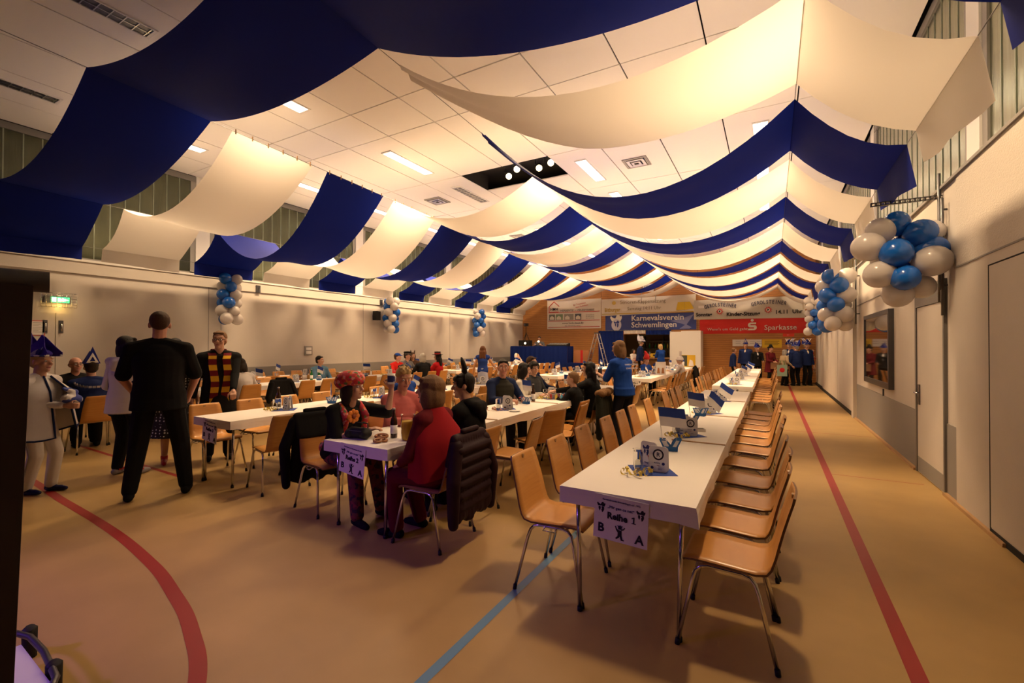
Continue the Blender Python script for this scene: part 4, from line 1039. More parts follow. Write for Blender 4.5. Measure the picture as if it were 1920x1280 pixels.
for s in (-1, 1):
    side = MB()
    for y in (-.22, .22): side.tube([(s*.62, y*1.25, 0), (s*.04, y*.85, 2.2)], .026, 6)
    o = side.build('ladder_leg', m_alu, t)
    for k in range(8):
        f = .08+k*.115; MB().box(-.025+s*(.62-.58*f), -.22*(1.25-.4*f), 2.2*f-.015, .025+s*(.62-.58*f), .22*(1.25-.4*f), 2.2*f+.015).build('rung', m_alu, o)
MB().box(-.09, -.22, 2.17, .09, .22, 2.22).build('top_cap', m_steel, t)
t = thing('poster', 'small dark and yellow poster standing on the far table before the booth', 'poster', (-2.85, 18.7, ZT)); MB().box(-.30, -.01, .02, .30, .01, .48).build('sheet', m_yellow, t); MB().box(-.30, -.014, .05, .0, -.01, .46).build('photo_print', mat('poster_dark', (.06, .07, .05), .6), t); MB().prism([(-.25, .05), (-.1, .05), (-.12, .24), (-.2, .3)], .003, c=(0, -.018, 0)).prism([(.05, .05), (.25, .05), (.2, .26), (.1, .3)], .003, c=(0, -.018, 0)).build('figure_print', m_paper, t); MB().box(-.2, -.06, 0, .2, .06, .02).build('foot', m_white, t)
t = thing('menu_board', 'white folded menu board with brown pictures on far second row', 'menu', (-2.75, 13.35, ZT), .2); MB().box(-.14, 0, 0, .14, .004, .36).build('front', m_paper, t, rot=(-.12, 0, 0)); MB().box(-.14, .1, 0, .14, .104, .36).build('back', m_paper, t, rot=(.12, 0, 0)); MB().prism([(-.1, .04), (-.02, .04), (-.04, .2), (-.08, .2)], .001, c=(0, -.003, 0)).prism([(.02, .04), (.1, .04), (.08, .2), (.04, .2)], .001, c=(0, -.003, 0)).build('picture', mat('menu_brown', (.4, .16, .05), .7), t, rot=(-.12, 0, 0))
# flower stand at right back corner
t = thing('flower_bouquet', 'orange and red flower arrangement in the back right corner', 'flowers', (1.33, 22.1, 0)); MB().lathe([(.001, 0), (.12, 0), (.1, .3), (.13, .5), (.001, .5)], 12).build('vase', m_brown, t, True)
rnd = random.Random(9); mb = MB()
fm = [mat('petal_red', (.5, .05, .03), .7), mat('petal_orange', (.7, .25, .04), .7), mat('petal_pale', (.7, .45, .3), .7)]
for k in range(36):
    p = Vector((rnd.uniform(-.2, .2), rnd.uniform(-.2, .15), rnd.uniform(.55, 1.5))); mb = MB()
    for q in range(5): a = q*1.257; mb.ell(p+Vector((.03*math.cos(a), -.01, .03*math.sin(a))), (.025, .012, .025), None, 6, 4)
    o = mb.build('flower', fm[k % 3], t, True); MB().tube([(0, 0, .45), p], .004, 4).build('stem', mat('stem', (.06, .12, .03), .7), o)
# ================================================================ dark equipment at the left edge
t = thing('equipment_stand', 'dark upright cabinet with a round bar on top at left edge', 'cabinet', (-1.447, .209, 0), 1.335)
MB().add([(-.45, 0, 0), (.091, 0, 0), (.091, .25, 0), (-.45, .25, 0), (-.45, 0, 1.70), (.135, 0, 1.70), (.135, .25, 1.70), (-.45, .25, 1.70)], [(0, 3, 2, 1), (4, 5, 6, 7), (0, 1, 5, 4), (1, 2, 6, 5), (2, 3, 7, 6), (3, 0, 4, 7)]).build('cabinet_body', mat('cabinet_dark', (.03, .017, .012), .55), t)
MB().tube([(-.45, .024, 1.712), (.160, .024, 1.712)], .024, 14).build('grip_bar', mat('grip_dark', (.022, .016, .016), .5), t, True)
t = thing('stage_pedal_stand', 'low white equipment foot with dark tube and rubber knobs at lower left', 'equipment', (-3.0, .75, 0), 0)
MB().add([(-.15, -.02, .12), (.37, -.04, .12), (.41, -.19, .12), (-.17, -.18, .12), (-.15, -.02, .0), (.37, -.04, .0), (.41, -.19, .0), (-.17, -.18, .0)], [(0, 3, 2, 1), (4, 5, 6, 7), (0, 1, 5, 4), (1, 2, 6, 5), (2, 3, 7, 6), (3, 0, 4, 7)]).build('base_plate', m_white, t)
MB().tube([(-.36, -.06, .13), (-.29, -.02, .135), (-.15, .01, .14), (.04, .01, .135), (.31, -.02, .13), (.42, -.08, .12)], .014, 10).build('curved_tube', m_steel, t, True)
for p in ((-.24, .03, .13), (.21, .0, .13)): MB().tube([(p[0], p[1], .0), (p[0], p[1], .14), (p[0]+.004, p[1], .15)], [.028, .03, .02], 12).build('rubber_knob', m_black, t, True)
# ================================================================ people
SKIN = mat('skin', (.56, .31, .21), .5, var=.06, vscale=9); SKIN2 = mat('skin_ruddy', (.54, .26, .18), .5, var=.06, vscale=9)
m_eye = mat('eye_white', (.75, .72, .68), .2); m_iris = mat('iris', (.03, .02, .015), .15); m_lip = mat('lip', (.42, .13, .11), .5)
def hairm(n): return mat('hair_'+n, {'black': (.012, .009, .008), 'brown': (.06, .03, .015), 'lightbrown': (.19, .10, .045), 'blond': (.50, .34, .15), 'grey': (.38, .36, .33), 'dark': (.025, .015, .01), 'redbrown': (.13, .05, .02)}[n], .55, bump=.5, bscale=90, stretch=(3, 3, .6), spec=.25)
def cm(n, c, **k): return mat('cloth_'+n, c, k.pop('rough', .85), bump=k.pop('bump', .1), bscale=25, spec=k.pop('spec', .12), **k)
BLK_ = cm('black', (.010, .010, .011)); NAVY = cm('navy', (.012, .022, .075)); WHT = cm('white', (.72, .69, .68)); JEAN = cm('jean', (.018, .02, .03)); ROYAL = cm('royal', (.012, .055, .30))
def ik(S, T, a, b, pole):
    S = Vector(S); T = Vector(T); d = T-S; L = d.length
    if L > (a+b)*.995: T = S+d*((a+b)*.995/L); d = T-S; L = d.length
    t = d/L; x = (a*a-b*b+L*L)/(2*L); h = math.sqrt(max(0, a*a-x*x)); p = Vector(pole); p = p-t*p.dot(t)
    p = p.normalized() if p.length > 1e-4 else Vector((0, -1, 0))
    return S+t*x+p*h, T
def hand(mb, wr, d, nrm, sx, s, curl=.5, r=.0088):
    d = Vector(d).normalized(); n = Vector(nrm); n = (n-d*n.dot(d)).normalized(); w_ = d.cross(n)*sx   # w_ points to the thumb side
    P = lambda a, b, c: wr+d*a*s+w_*b*s+n*c*s
    mb.cap(P(-.01, 0, 0), .026*s, P(.03, 0, 0), .026*s)
    for b in (-.028, -.009, .010, .028): mb.cap(P(.03, b*.8, 0), .0155*s, P(.085, b, 0), .0125*s, 8)
    for b, L in ((-.030, .058), (-.010, .072), (.010, .078), (.030, .07)):
        p = P(.085, b, 0); ang = 0
        for k in range(3):
            ang += curl*(.7 if k == 0 else 1.0); l = L*(.45, .32, .23)[k]
            q = p+(d*math.cos(ang)+n*math.sin(ang))*l*s; rr = r*(1-.08*k); mb.cap(p, rr*1.02*max(s, .9), q, rr*.95*max(s, .9), 7); p = q
    p = P(.022, .028, .004); q = P(.055, .056, .016); mb.cap(p, .0135*s, q, .0115*s, 8); mb.cap(q, .0112*s, P(.086, .060, .016+.02*curl), .0092*s, 7)
def ring(mb, secs, n=20):
    """closed loft through elliptical cross-sections"""
    P = []
    for i in range(len(secs)-1):
        c0, a0, b0, R0 = secs[i]; c1, a1, b1, R1 = secs[i+1]
        for k in range(3):
            t = k/3; u = t*t*(3-2*t); P.append((c0.lerp(c1, t), a0+(a1-a0)*u, b0+(b1-b0)*u, R0 or R1))
    P.append(secs[-1]); o = []
    for c, a, b, R in P:
        for k in range(n):
            v = Vector((a*math.cos(2*PI*k/n), b*math.sin(2*PI*k/n), 0)); o.append(c+(R@v if R else v))
    L = len(P)
    mb.add(o, [(i*n+k, i*n+(k+1) % n, (i+1)*n+(k+1) % n, (i+1)*n+k) for i in range(L-1) for k in range(n)]+[tuple(range(n-1, -1, -1)), tuple((L-1)*n+k for k in range(n))])
def person(label, x, y, rz, H=1.72, pose='stand', lean=0, head=(0, 0), w=1.0, fem=False, hl=None, hr=None, poleL=None, poleR=None, feet=None, knees=None, seat=.455,
           top=None, sleeve=1.0, hem=.0, bottom=None, legs='trousers', shoes=None, hair='brown', style='short', skin=None, near=False, child=False, group=None, curlL=.5, curlR=.5, nL=None, nR=None, dL=None, dR=None, zoff=0, twist=0, collar=None, big=False):
    s = H/1.75; vox = .0085 if near else .0145; th = .014; skin = skin or SKIN
    t = thing('person', label, 'person', (x, y, zoff), rz, group)
    hs = (s**.45 if child else s**.8)*1.05
    hz = .93*s if pose == 'stand' else seat+.085*w
    hip = Vector((0, 0 if pose == 'stand' else -.045, hz))
    up = Vector((0, math.sin(lean), math.cos(lean))); Rl = Matrix.Rotation(-lean, 3, 'X'); Rt = Rl@Matrix.Rotation(twist, 3, 'Z')
    nb = hip+up*.53*s
    sw = (.165 if fem else .19)*s*(.85+.15*w)
    SHL = hip+up*.450*s+Rt@Vector((-sw, 0, 0)); SHR = hip+up*.450*s+Rt@Vector((sw, 0, 0))
    hc = nb+Vector((0, math.sin(lean*.6)*.15+.02, .128))*hs+Vector((0, 0, .018*s))
    Rh = Matrix.Rotation(head[0], 3, 'Z')@Matrix.Rotation(head[1], 3, 'X')
    hp = lambda a, b, c: hc+Rh@(Vector((a, b, c))*hs)
    B = MB()
    def torso(mb, e, upto=1):
        W = w*s
        PR = [(-.075, .10, .07), (-.05, .145, .10), (0, .168, .118), (.09, .158, .114), (.18, .150, .110), (.27, .158, .114), (.35, .168, .118), (.42, .155, .102), (.47, .11, .078), (.50, .06, .05)] if not fem else [(-.075, .10, .07), (-.05, .15, .10), (0, .170, .120), (.09, .155, .110), (.18, .136, .102), (.26, .142, .112), (.32, .150, .124), (.38, .146, .112), (.43, .130, .090), (.47, .10, .07), (.50, .05, .045)]
        ring(mb, [(hip+up*f*s, rx*W+e, ry*W+e+(w-1)*.22*max(0, 1-abs(f-.13)/.2), Rt if f > .2 else None) for f, rx, ry in PR])
        for S_ in (SHL, SHR):
            mb.cap(S_, .058*s+e, hip+up*.40*s, .085*s+e); mb.cap(S_, .054*s+e, nb+Vector((0, -.012, -.012)), .046*s+e*.6)
        if fem:
            for q in (-1, 1): mb.ell(hip+up*.315*s+Rt@Vector((q*.062*s, .070*s, 0)), (.070*s+e*.5, .058*s+e*.5, .075*s+e*.5))
    torso(B, 0)
    B.cap(nb+Vector((0, -.005, -.03)), .056*hs, hc+Vector((0, -.012, -.05)), .052*hs)
    # head
    B.ell(hp(0, -.012, .032), (.074*hs, .093*hs, .086*hs), Rh, 16, 10); B.ell(hp(0, .020, -.040), (.056*hs, .062*hs, .074*hs), Rh, 14, 8); B.ell(hp(0, .062, -.088), (.024*hs, .022*hs, .02*hs), Rh)
    B.cap(hp(0, .080, .018), .010*hs, hp(0, .102, -.018), .0145*hs)
    for q in (-1, 1):
        B.ell(hp(q*.074, -.008, -.004), (.012*hs, .02*hs, .031*hs), Rh); B.ell(hp(q*.036, .060, -.022), (.022*hs, .02*hs, .024*hs), Rh)
        B.cap(hp(q*.012, .080, .034), .010*hs, hp(q*.048, .070, .036), .010*hs)
    # arms
    A = {}
    for q, S, tg, pl, cu, nn, dd in ((-1, SHL, hl, poleL, curlL, nL, dL), (1, SHR, hr, poleR, curlR, nR, dR)):
        if tg is None: tg = (q*.27*s*w**.5, .04, hz-.12*s) if pose == 'stand' else (q*.17*s, .36*s, .775)
        el, wr = ik(S, tg, .285*s, .255*s, pl or ((q*.35, -1, -.2) if pose == 'stand' else (q*.8, -.3, -.8)))
        wr = Vector(wr); A[q] = (S, el, wr)
        B.cap(S, .052*s*w**.4, el, .039*s*w**.4); B.cap(el, .039*s*w**.4, wr, .026*s)
        d = Vector(dd) if dd else (wr-el).normalized()
        nv = Vector(nn) if nn else (Vector((-q, .15, 0)) if pose == 'stand' else Vector((-q*.3, .1, -1)))
        hand(B, wr+d*.02, d, nv, q, s, cu, .0088 if near else .0115)
    # legs
    LG = {}
    for q in (-1, 1):
        hj = hip+Vector((q*.09*s*w**.5, 0, -.02))
        if pose == 'stand':
            f = (feet or {}).get(q, (q*.11*s, 0)); an = Vector((f[0], f[1], .085*s)); kn, an = ik(hj, an, .43*s, .415*s, (q*.08, 1, 0))
        else:
            kx, ky = (knees or {}).get(q, (q*.11*s, .36*s)); kn = Vector((kx, ky, max(seat+.04, .47*s))); f = (feet or {}).get(q, (kx, ky+.02)); an = Vector((f[0], f[1], .085*s))
        LG[q] = (hj, kn, an)
        B.cap(hj, .082*s*w**.6, kn, .054*s*w**.4); B.cap(kn, .054*s*w**.4, kn*.62+an*.38, .052*s*w**.4); B.cap(kn*.62+an*.38, .052*s*w**.4, an, .036*s)
        B.cap(an+Vector((0, -.03*s, -.045*s)), .03*s, an+Vector((q*.012, .13*s, -.058*s)), .024*s)
    blob(B, 'body', skin, t, vox, 2, .4)
    # clothes
    if top:
        T = MB(); torso(T, th+.008)
        if hem: 
            oy = 0 if pose == 'stand' else .02
            ring(T, [(hip+Vector((0, oy, -f*s)), (.170+.10*max(0, f))*w*s+th+.006, (.120+.16*max(0, f))*w*s+th+.006+(w-1)*.05, None) for f in (hem+.01, hem*.7, hem*.35, 0, -.06)])
        for q in (-1, 1):
            S, el, wr = A[q]
            if sleeve > 0:
                if sleeve >= .95: T.cap(S, .060*s*w**.4+th*.6, el, .048*s+th*.5); T.cap(el, .048*s+th*.5, wr-(wr-el).normalized()*.02, .034*s+th*.6)
                else: e2 = S+(el-S)*min(1, sleeve*1.6); T.cap(S, .062*s*w**.4+th*.6, e2, .056*s*w**.4+th*.6)
        blob(T, 'top', top, t, vox, 9 if near else 4, .5)
    if collar:
        K = MB(); 
        for k in range(10):
            a = k*2*PI/10; K.cap(nb+Vector((.065*s*math.cos(a), .062*s*math.sin(a)-.005, -.012)), .018*s, nb+Vector((.065*s*math.cos(a+.63), .062*s*math.sin(a+.63)-.005, -.012)), .018*s, 7)
        blob(K, 'collar', collar, t, max(.01, vox), 1)
    if bottom and legs == 'trousers':
        T = MB(); T.ell(hip+Vector((0, 0, .01)), (.172*w*s+.004, .118*w*s+.004, .13*s))
        for q in (-1, 1):
            hj, kn, an = LG[q]; T.cap(hj, .082*s*w**.6+.009, kn, .064*s*w**.4+.012); T.cap(kn, .064*s*w**.4+.012, an+(kn-an).normalized()*.01, .05*s+.012)
        blob(T, 'trousers', bottom, t, vox, 8 if near else 4, .5)
    elif bottom and legs.startswith('skirt'):
        ln = float(legs[5:] or .55); prof = []; T = MB(); n = 28
        for k in range(7):
            f = k/6; z = hip.z+.10*s-f*ln; 
            for j in range(n):
                a = 2*PI*j/n; rx = (.15+.13*f+.012*f*math.sin(7*a))*s*w; ry = (.125+.12*f+.012*f*math.sin(7*a+1))*s*w
                T.v.append((rx*math.cos(a), ry*math.sin(a)+hip.y, z))
        for k in range(6):
            for j in range(n): T.f.append((k*n+j, k*n+(j+1) % n, (k+1)*n+(j+1) % n, (k+1)*n+j)); T.m.append(0)
        T.build('skirt', bottom, t, True)
    for q in (-1, 1):
        an = LG[q][2]; T = MB()
        T.cap(an+Vector((0, -.035*s, -.045*s)), .040*s, an+Vector((q*.012*s, .12*s, -.050*s)), .036*s); T.cap(an+Vector((q*.012*s, .12*s, -.05*s)), .036*s, an+Vector((q*.014*s, .165*s, -.056*s)), .028*s); T.cap(an+Vector((0, 0, .01)), .046*s, an+Vector((0, -.01, -.04)), .044*s)
        blob(T, 'shoe', shoes or BLK_, t, max(.011, vox), 1)
    # face
    for q in (-1, 1):
        e = MB(); e.ell(hp(q*.031, .074, .012), (.0125*hs, .0125*hs, .0105*hs), Rh, 10, 6); e.ell(hp(q*.031, .083, .012), (.0058*hs, .0046*hs, .0058*hs), Rh, 8, 5, 1); e.build('eye', [m_eye, m_iris], t, True)
        MB().cap(hp(q*.014, .089, .040), .0042*hs, hp(q*.050, .076, .041), .0035*hs, 6).build('eyebrow', hairm(hair if hair != 'grey' else 'brown'), t, True)
    MB().tube([hp(-.024, .074, -.056), hp(-.010, .083, -.054), hp(0, .0845, -.055), hp(.010, .083, -.054), hp(.024, .074, -.056)], [.003*hs, .0065*hs, .0065*hs, .0065*hs, .003*hs], 7).build('mouth', m_lip, t, True)
    hm = hairm(hair)
    K = MB()
    if style == 'buzz':
        K.ell(hp(0, -.022, .040), (.079*hs, .092*hs, .088*hs), Rh, 16, 10); K.ell(hp(0, -.060, .012), (.066*hs, .048*hs, .060*hs), Rh)
    elif style != 'bald':
        K.ell(hp(0, -.026, .046), (.082*hs, .094*hs, .088*hs), Rh, 16, 10); K.ell(hp(0, -.055, .0), (.074*hs, .056*hs, .075*hs), Rh)
        K.cap(hp(-.045, .046, .094), .018*hs, hp(.045, .046, .094), .018*hs)
        if style == 'spiky':
            for a, b, c in ((-.04, .03, .13), (0, .04, .14), (.04, .03, .13), (-.05, -.02, .13), (.05, -.02, .13), (0, -.03, .145), (-.02, .06, .115), (.03, .06, .115)): K.cap(hp(a*.8, b*.9, c*.75), .022*hs, hp(a, b, c), .010*hs)
        if style == 'fringe': K.ell(hp(0, .05, .07), (.07*hs, .042*hs, .034*hs), Rh); [K.ell(hp(q*.068, .03, .035), (.018*hs, .035*hs, .05*hs), Rh) for q in (-1, 1)]
        if style in ('bob', 'long', 'mid'):
            for q in (-1, 1): K.ell(hp(q*.074, -.02, -.02), (.026*hs, .062*hs, .095*hs), Rh); K.ell(hp(q*.060, -.04, -.09), (.036*hs, .05*hs, .07*hs), Rh)
            K.ell(hp(0, -.075, -.05), (.076*hs, .045*hs, .11*hs), Rh); K.ell(hp(0, .052, .085), (.06*hs, .03*hs, .022*hs), Rh)
        if big: K.ell(hp(0, -.03, .03), (.105*hs, .112*hs, .10*hs), Rh); K.ell(hp(0, -.06, -.05), (.112*hs, .075*hs, .12*hs), Rh); [K.ell(hp(q*.085, -.02, -.06), (.04*hs, .06*hs, .10*hs), Rh) for q in (-1, 1)]
        if style == 'long':
            for q in (-1, 0, 1): K.cap(hp(q*.05, -.085, -.06), .045*hs, hp(q*.065, -.105, -.24), .035*hs)
            for q in (-1, 1): K.cap(hp(q*.085, -.02, -.05), .028*hs, hp(q*.095, .0, -.2), .022*hs)
        if style == 'bun': K.ell(hp(0, -.11, .06), (.04*hs, .04*hs, .04*hs), Rh)
    else:
        K.ell(hp(0, -.045, .0), (.078*hs, .066*hs, .052*hs), Rh, 14, 8)
    blob(K, 'hair', hm, t, max(.0085, vox*.8), 1)
    return t, dict(hp=hp, Rh=Rh, hs=hs, A=A, hip=hip, up=up, nb=nb, s=s, LG=LG, Rt=Rt, SH=(SHL, SHR), vox=vox, w=w)
def glasses(t, J):
    hp, hs = J['hp'], J['hs']; mb = MB()
    for q in (-1, 1):
        pts = [hp(q*.033+.023*math.cos(a), .094, .010+.018*math.sin(a)) for a in [2*PI*k/12 for k in range(13)]]; mb.tube(pts, .0022*hs, 5)
        mb.tube([hp(q*.056, .092, .014), hp(q*.078, .02, .014), hp(q*.080, -.01, .01)], .0022*hs, 5)
    mb.tube([hp(-.010, .095, .014), hp(.010, .095, .014)], .0022*hs, 5); mb.build('glasses', m_black, t, True)
m_capw = pattern('carnival_pattern', [(.7, .68, .68), (.03, .05, .28), (.7, .68, .7), (.05, .09, .4)], 16)
m_capb = cm('cap_blue', (.02, .03, .24))
def carnival_cap(t, J, size=1.0, feathers=False, m=None):
    """boat-shaped carnival cap: a raised front crest, a raised back crest and a trimmed band"""
    hp, hs = J['hp'], J['hs']; z0 = .060
    def shell(name, prof, m_):
        mb = MB(); n = len(prof)
        for q in (-1, 1):
            for a, b, c in prof: mb.v.append(tuple(hp(q*a*size, b*size, z0+c*size)))
        for i in range(n-1): mb.f += [(i, i+1, n+i+1, n+i)]; mb.m.append(0)
        mb.build(name, m_, t)
    # side panels with a swept peak
    for q in (-1, 1):
        mb = MB(); out = [(0, -.115, .0), (0, .10, .0), (0, .118, .035), (0, .075, .085), (0, .025, .175), (0, -.002, .195), (0, -.022, .135), (0, -.055, .105), (0, -.095, .20), (0, -.14, .25), (0, -.150, .10)]
        base = .078; k = len(out)
        for o_ in (0, .006):
            for a, b, c in out: mb.v.append(tuple(hp(q*((base-.36*c if c < .1 else base-.42*c)*1.0+o_)*(.6+.4*size)*1.08, b*size, z0+c*size)))
        mb.f = [tuple(range(k)), tuple(range(2*k-1, k-1, -1))]+[(i, (i+1) % k, k+(i+1) % k, k+i) for i in range(k)]; mb.m = [0]*len(mb.f)
        mb.build('cap_panel', m or m_capb, t)
        mb = MB(); pts = [hp(q*.086*size*(1 if i % 7 else .6), (-.118+.236*i/7)*size, z0+.012) for i in range(8)]; mb.tube(pts, .011*hs, 6); mb.build('cap_trim', m_capw, t, True)
        mb = MB(); mb.prism([(-.03, .02), (.05, .02), (.075, .09), (.0, .05)], .002); vs = [hp(q*(.084-.32*z)*size+q*.006, x_*size, z0+z*size) for x_, _, z in mb.v]; mb.v = [tuple(v) for v in vs]; mb.build('cap_badge', m_capw, t)
    MB().ell(hp(0, -.005, z0+.03), (.074*hs, .10*hs, .05*hs), J['Rh']).build('cap_lining', m or m_capb, t, True)
    if feathers:
        for q in (-1, 1):
            for k in range(3): MB().tube([hp(q*.04, -.05+.05*k, .12), hp(q*(.08+.015*k), -.08+.06*k, .22), hp(q*(.14+.02*k), -.10+.06*k, .28), hp(q*(.20+.02*k), -.11+.06*k, .285)], [.008, .015, .012, .003], 6).build('feather', m_paper if (q+k) % 2 else m_lgr, t, True)
def blobpart(name, caps, m, t, vox=.011, sm=2):
    mb = MB()
    for c in caps:
        if len(c) == 4: mb.cap(*c)
        else: mb.ell(*c)
    return blob(mb, name, m, t, vox, sm)
def bowtie_front(t, J, m):
    """pale shirt front showing between the open jacket edges"""
    h, u, s = J['hip'], J['up'], J['s']; o = MB()
    o.ell(h+u*.30*s+Vector((0, .088*s*J['w'], 0)), (.062*s, .052*s, .20*s)); o.build('shirt_front', m, t, True)
E_ = -PI/2; W_ = PI/2
def seatx(r, side): return ROWX[r]+(.535 if side == 'R' else -.535)
# --- standing in the left foreground
t, J = person('child in white satin cape, white trousers and violet carnival cap, facing right', -6.75, 1.67, -1.0, 1.49, 'stand', .02, (-.05, .0), .95, near=True, child=True, top=cm('satin', (.66, .64, .64), rough=.35), sleeve=1, bottom=cm('white2', (.64, .60, .56)), shoes=mat('blue_patent', (.012, .014, .09), .12), hair='blond', style='short', hl=(-.10, .26, .92), hr=(.06, .30, .93), curlL=.9, curlR=.9, feet={-1: (-.07, .07), 1: (.07, -.05)})
carnival_cap(t, J, 1.22, m=cm('cap_violet', (.05, .03, .30)))
mb = MB(); n = 22; lv = 8; hem = []
for k in range(lv+1):
    f = k/lv; z = 1.235-.60*f
    for j in range(n+1):
        a = math.radians(112+316*j/n); fold = .018*f*math.sin(5*a); r1 = .10+.13*min(1, f*4)+.09*f+fold; r2 = .08+.10*min(1, f*4)+.12*f+fold
        mb.v.append((r1*math.cos(a), r2*math.sin(a)+.01, z-.05*f*math.sin(2*a)))
for k in range(lv):
    for j in range(n): mb.f.append((k*(n+1)+j, k*(n+1)+j+1, (k+1)*(n+1)+j+1, (k+1)*(n+1)+j)); mb.m.append(0)
cp = mb.build('cape', MATS['cloth_satin'], t, True)
edge = [mb.v[k*(n+1)] for k in range(lv+1)]+[mb.v[lv*(n+1)+j] for j in range(1, n+1)]+[mb.v[k*(n+1)+n] for k in range(lv-1, -1, -1)]
MB().tube(edge, .010, 6).build('dark_trim', NAVY, cp, True)
for q in (-1, 1): hj, kn, an = J['LG'][q]; MB().tube([hj+Vector((q*.098, 0, -.05)), kn+Vector((q*.068, 0, 0)), an+Vector((q*.055, 0, .02))], .007, 5).build('side_stripe', m_dado, t)
t2 = thing('folded_cap', 'grey and white folded cloth cap held by the child in white cape', 'cap', (-6.49, 1.86, .98), -1.0); blobpart('cap_body', [((-.06, 0, 0), .05, (.06, 0, .02), .05), ((-.03, 0, .08), .035, (.10, 0, .13), .015), ((.0, 0, .05), .04, (.03, .0, .12), .02)], m_capw, t2)
t, J = person('tall broad man in black T-shirt and black trousers seen from behind', -5.50, 2.25, 1.05, 1.93, 'stand', -.03, (.08, .0), 1.14, near=True, top=BLK_, sleeve=.55, bottom=BLK_, hair='brown', style='buzz', skin=SKIN2, hl=(-.21, .22, 1.02), hr=(.23, .20, 1.0), poleL=(-1, -.5, -.2), poleR=(1, -.5, -.2), feet={-1: (-.23, -.02), 1: (.23, .03)}, hem=.10)
t, J = person('dark-haired person in white hooded jacket with navy panels and black trousers', -6.80, 2.42, .45, 1.68, 'stand', .05, (-.5, 0), 1.05, fem=True, near=True, top=cm('white_jacket', (.60, .55, .60)), sleeve=1, bottom=BLK_, hair='black', style='bob', shoes=mat('trainer', (.28, .26, .30), .6), hl=(-.20, .24, .98), hr=(.20, .28, 1.0), hem=.14, feet={-1: (-.10, .02), 1: (.16, .0)})
h, u, s = J['hip'], J['up'], J['s']
blobpart('navy_panel', [((-.125, .01, h.z-.12), .085, (-.115, .0, h.z+.22), .065), ((.125, .01, h.z-.12), .085, (.115, .0, h.z+.22), .065)], NAVY, t); blobpart('hood', [((-.10, -.08, J['nb'].z-.03), .055, (.10, -.08, J['nb'].z-.03), .055), ((0, -.12, J['nb'].z-.09), .06, (0, -.11, J['nb'].z-.05), .06)], MATS['cloth_white_jacket'], t)
for q in (-1, 1): an = J['LG'][q][2]; MB().box(an.x-.05, an.y-.02, .055, an.x+.05, an.y+.06, .075).build('shoe_stripe', m_tr, t)
t, J = person('woman in black dress with white dots and red shoes behind the man in black', -6.95, 3.02, -1.9, 1.66, 'stand', 0, (0, 0), 1.0, fem=True, near=True, top=pattern('dots', [(.75, .74, .72), (.010, .010, .012)], 26, kind='dots'), sleeve=.5, bottom=MATS['dots'], legs='skirt.62', shoes=mat('red_shoe', (.45, .02, .03), .3), hair='black', style='mid')
t, J = person('person with glasses in black robe and burgundy and yellow striped scarf', -6.64, 3.42, -1.95, 1.77, 'stand', .03, (-.35, .0), 1.08, near=True, top=BLK_, sleeve=1, hem=.38, bottom=BLK_, hair='lightbrown', style='short', hl=(-.12, .40, .91), hr=(.30, .05, .86), curlL=.8, nL=(0, .2, -1), dL=(.1, .75, -.65))
glasses(t, J)
sc = [cm('burgundy', (.14, .010, .016)), cm('scarf_yellow', (.62, .34, .02))]
nb = J['nb']; mb = MB()
for q, L in ((1, 11), (-1, 9)):
    pts = [nb+Vector((q*.075, -.06, .0)), nb+Vector((q*.095, .02, -.01)), nb+Vector((q*.085, .10, -.06))]+[nb+Vector((q*(.080-.002*k+.012*math.sin(k*.9+q)), .135+.012*math.sin(k*.5), -.10-.075*k)) for k in range(L)]
    for i in range(len(pts)-1):
        a, b = pts[i], pts[i+1]; d = (b-a); wv = Vector((.046, 0, 0)); nn = d.cross(wv).normalized()*.011
        mb.add([a-wv-nn, a+wv-nn, b+wv-nn, b-wv-nn, a-wv+nn, a+wv+nn, b+wv+nn, b-wv+nn], [(0, 3, 2, 1), (4, 5, 6, 7), (0, 1, 5, 4), (1, 2, 6, 5), (2, 3, 7, 6), (3, 0, 4, 7)], 1 if i % 2 == 0 else 0)
mb.tube([nb+Vector((-.085, -.06, .01)), nb+Vector((0, -.105, .015)), nb+Vector((.085, -.06, .01))], .03, 8)
mb.build('scarf', sc, t); blobpart('hood', [((-.13, .02, nb.z-.05), .045, (-.06, -.10, nb.z-.03), .05), ((.13, .02, nb.z-.05), .045, (.06, -.10, nb.z-.03), .05), ((-.06, -.10, nb.z-.03), .05, (.06, -.10, nb.z-.03), .05)], sc[0], t)
# --- row 4, left
t, J = person('seated man in dark blue jacket with metal plate chain and pointed cap, back turned', seatx(4, 'R')+.03, 2.73, W_-.15, 1.78, 'sit', .24, (0, 0), 1.06, top=cm('jacket_blue', (.012, .022, .095)), bottom=BLK_, hair='dark', sleeve=1)
hp = J['hp']; MB().add([hp(-.085, -.10, .06), hp(.085, -.10, .06), hp(.085, .10, .06), hp(-.085, .10, .06), hp(0, -.10, .30), hp(0, .10, .24), hp(0, 0, .20)], [(0, 1, 4), (2, 3, 5), (1, 2, 5, 6, 4), (3, 0, 4, 6, 5), (3, 2, 1, 0)]).build('pointed_cap', m_capb, t); MB().add([hp(-.065, -.106, .075), hp(.065, -.106, .075), hp(.0, -.108, .215), hp(-.03, -.11, .095), hp(.03, -.11, .095), hp(0, -.112, .16)], [(0, 1, 4, 3), (1, 2, 5, 4), (2, 0, 3, 5)]).build('cap_trim', m_paper, t)
mb = MB(); nb = J['nb']
for k in range(13): a = math.radians(195+150*k/12); p = nb+Vector((.205*math.cos(a), -.075+.135*math.sin(a), -.035-.085*abs(math.sin(a)))); mb.obox(p, (.036, .012, .030), Matrix.Rotation(a+PI/2, 3, 'Z'))
mb.build('chain_plates', m_alu, t)
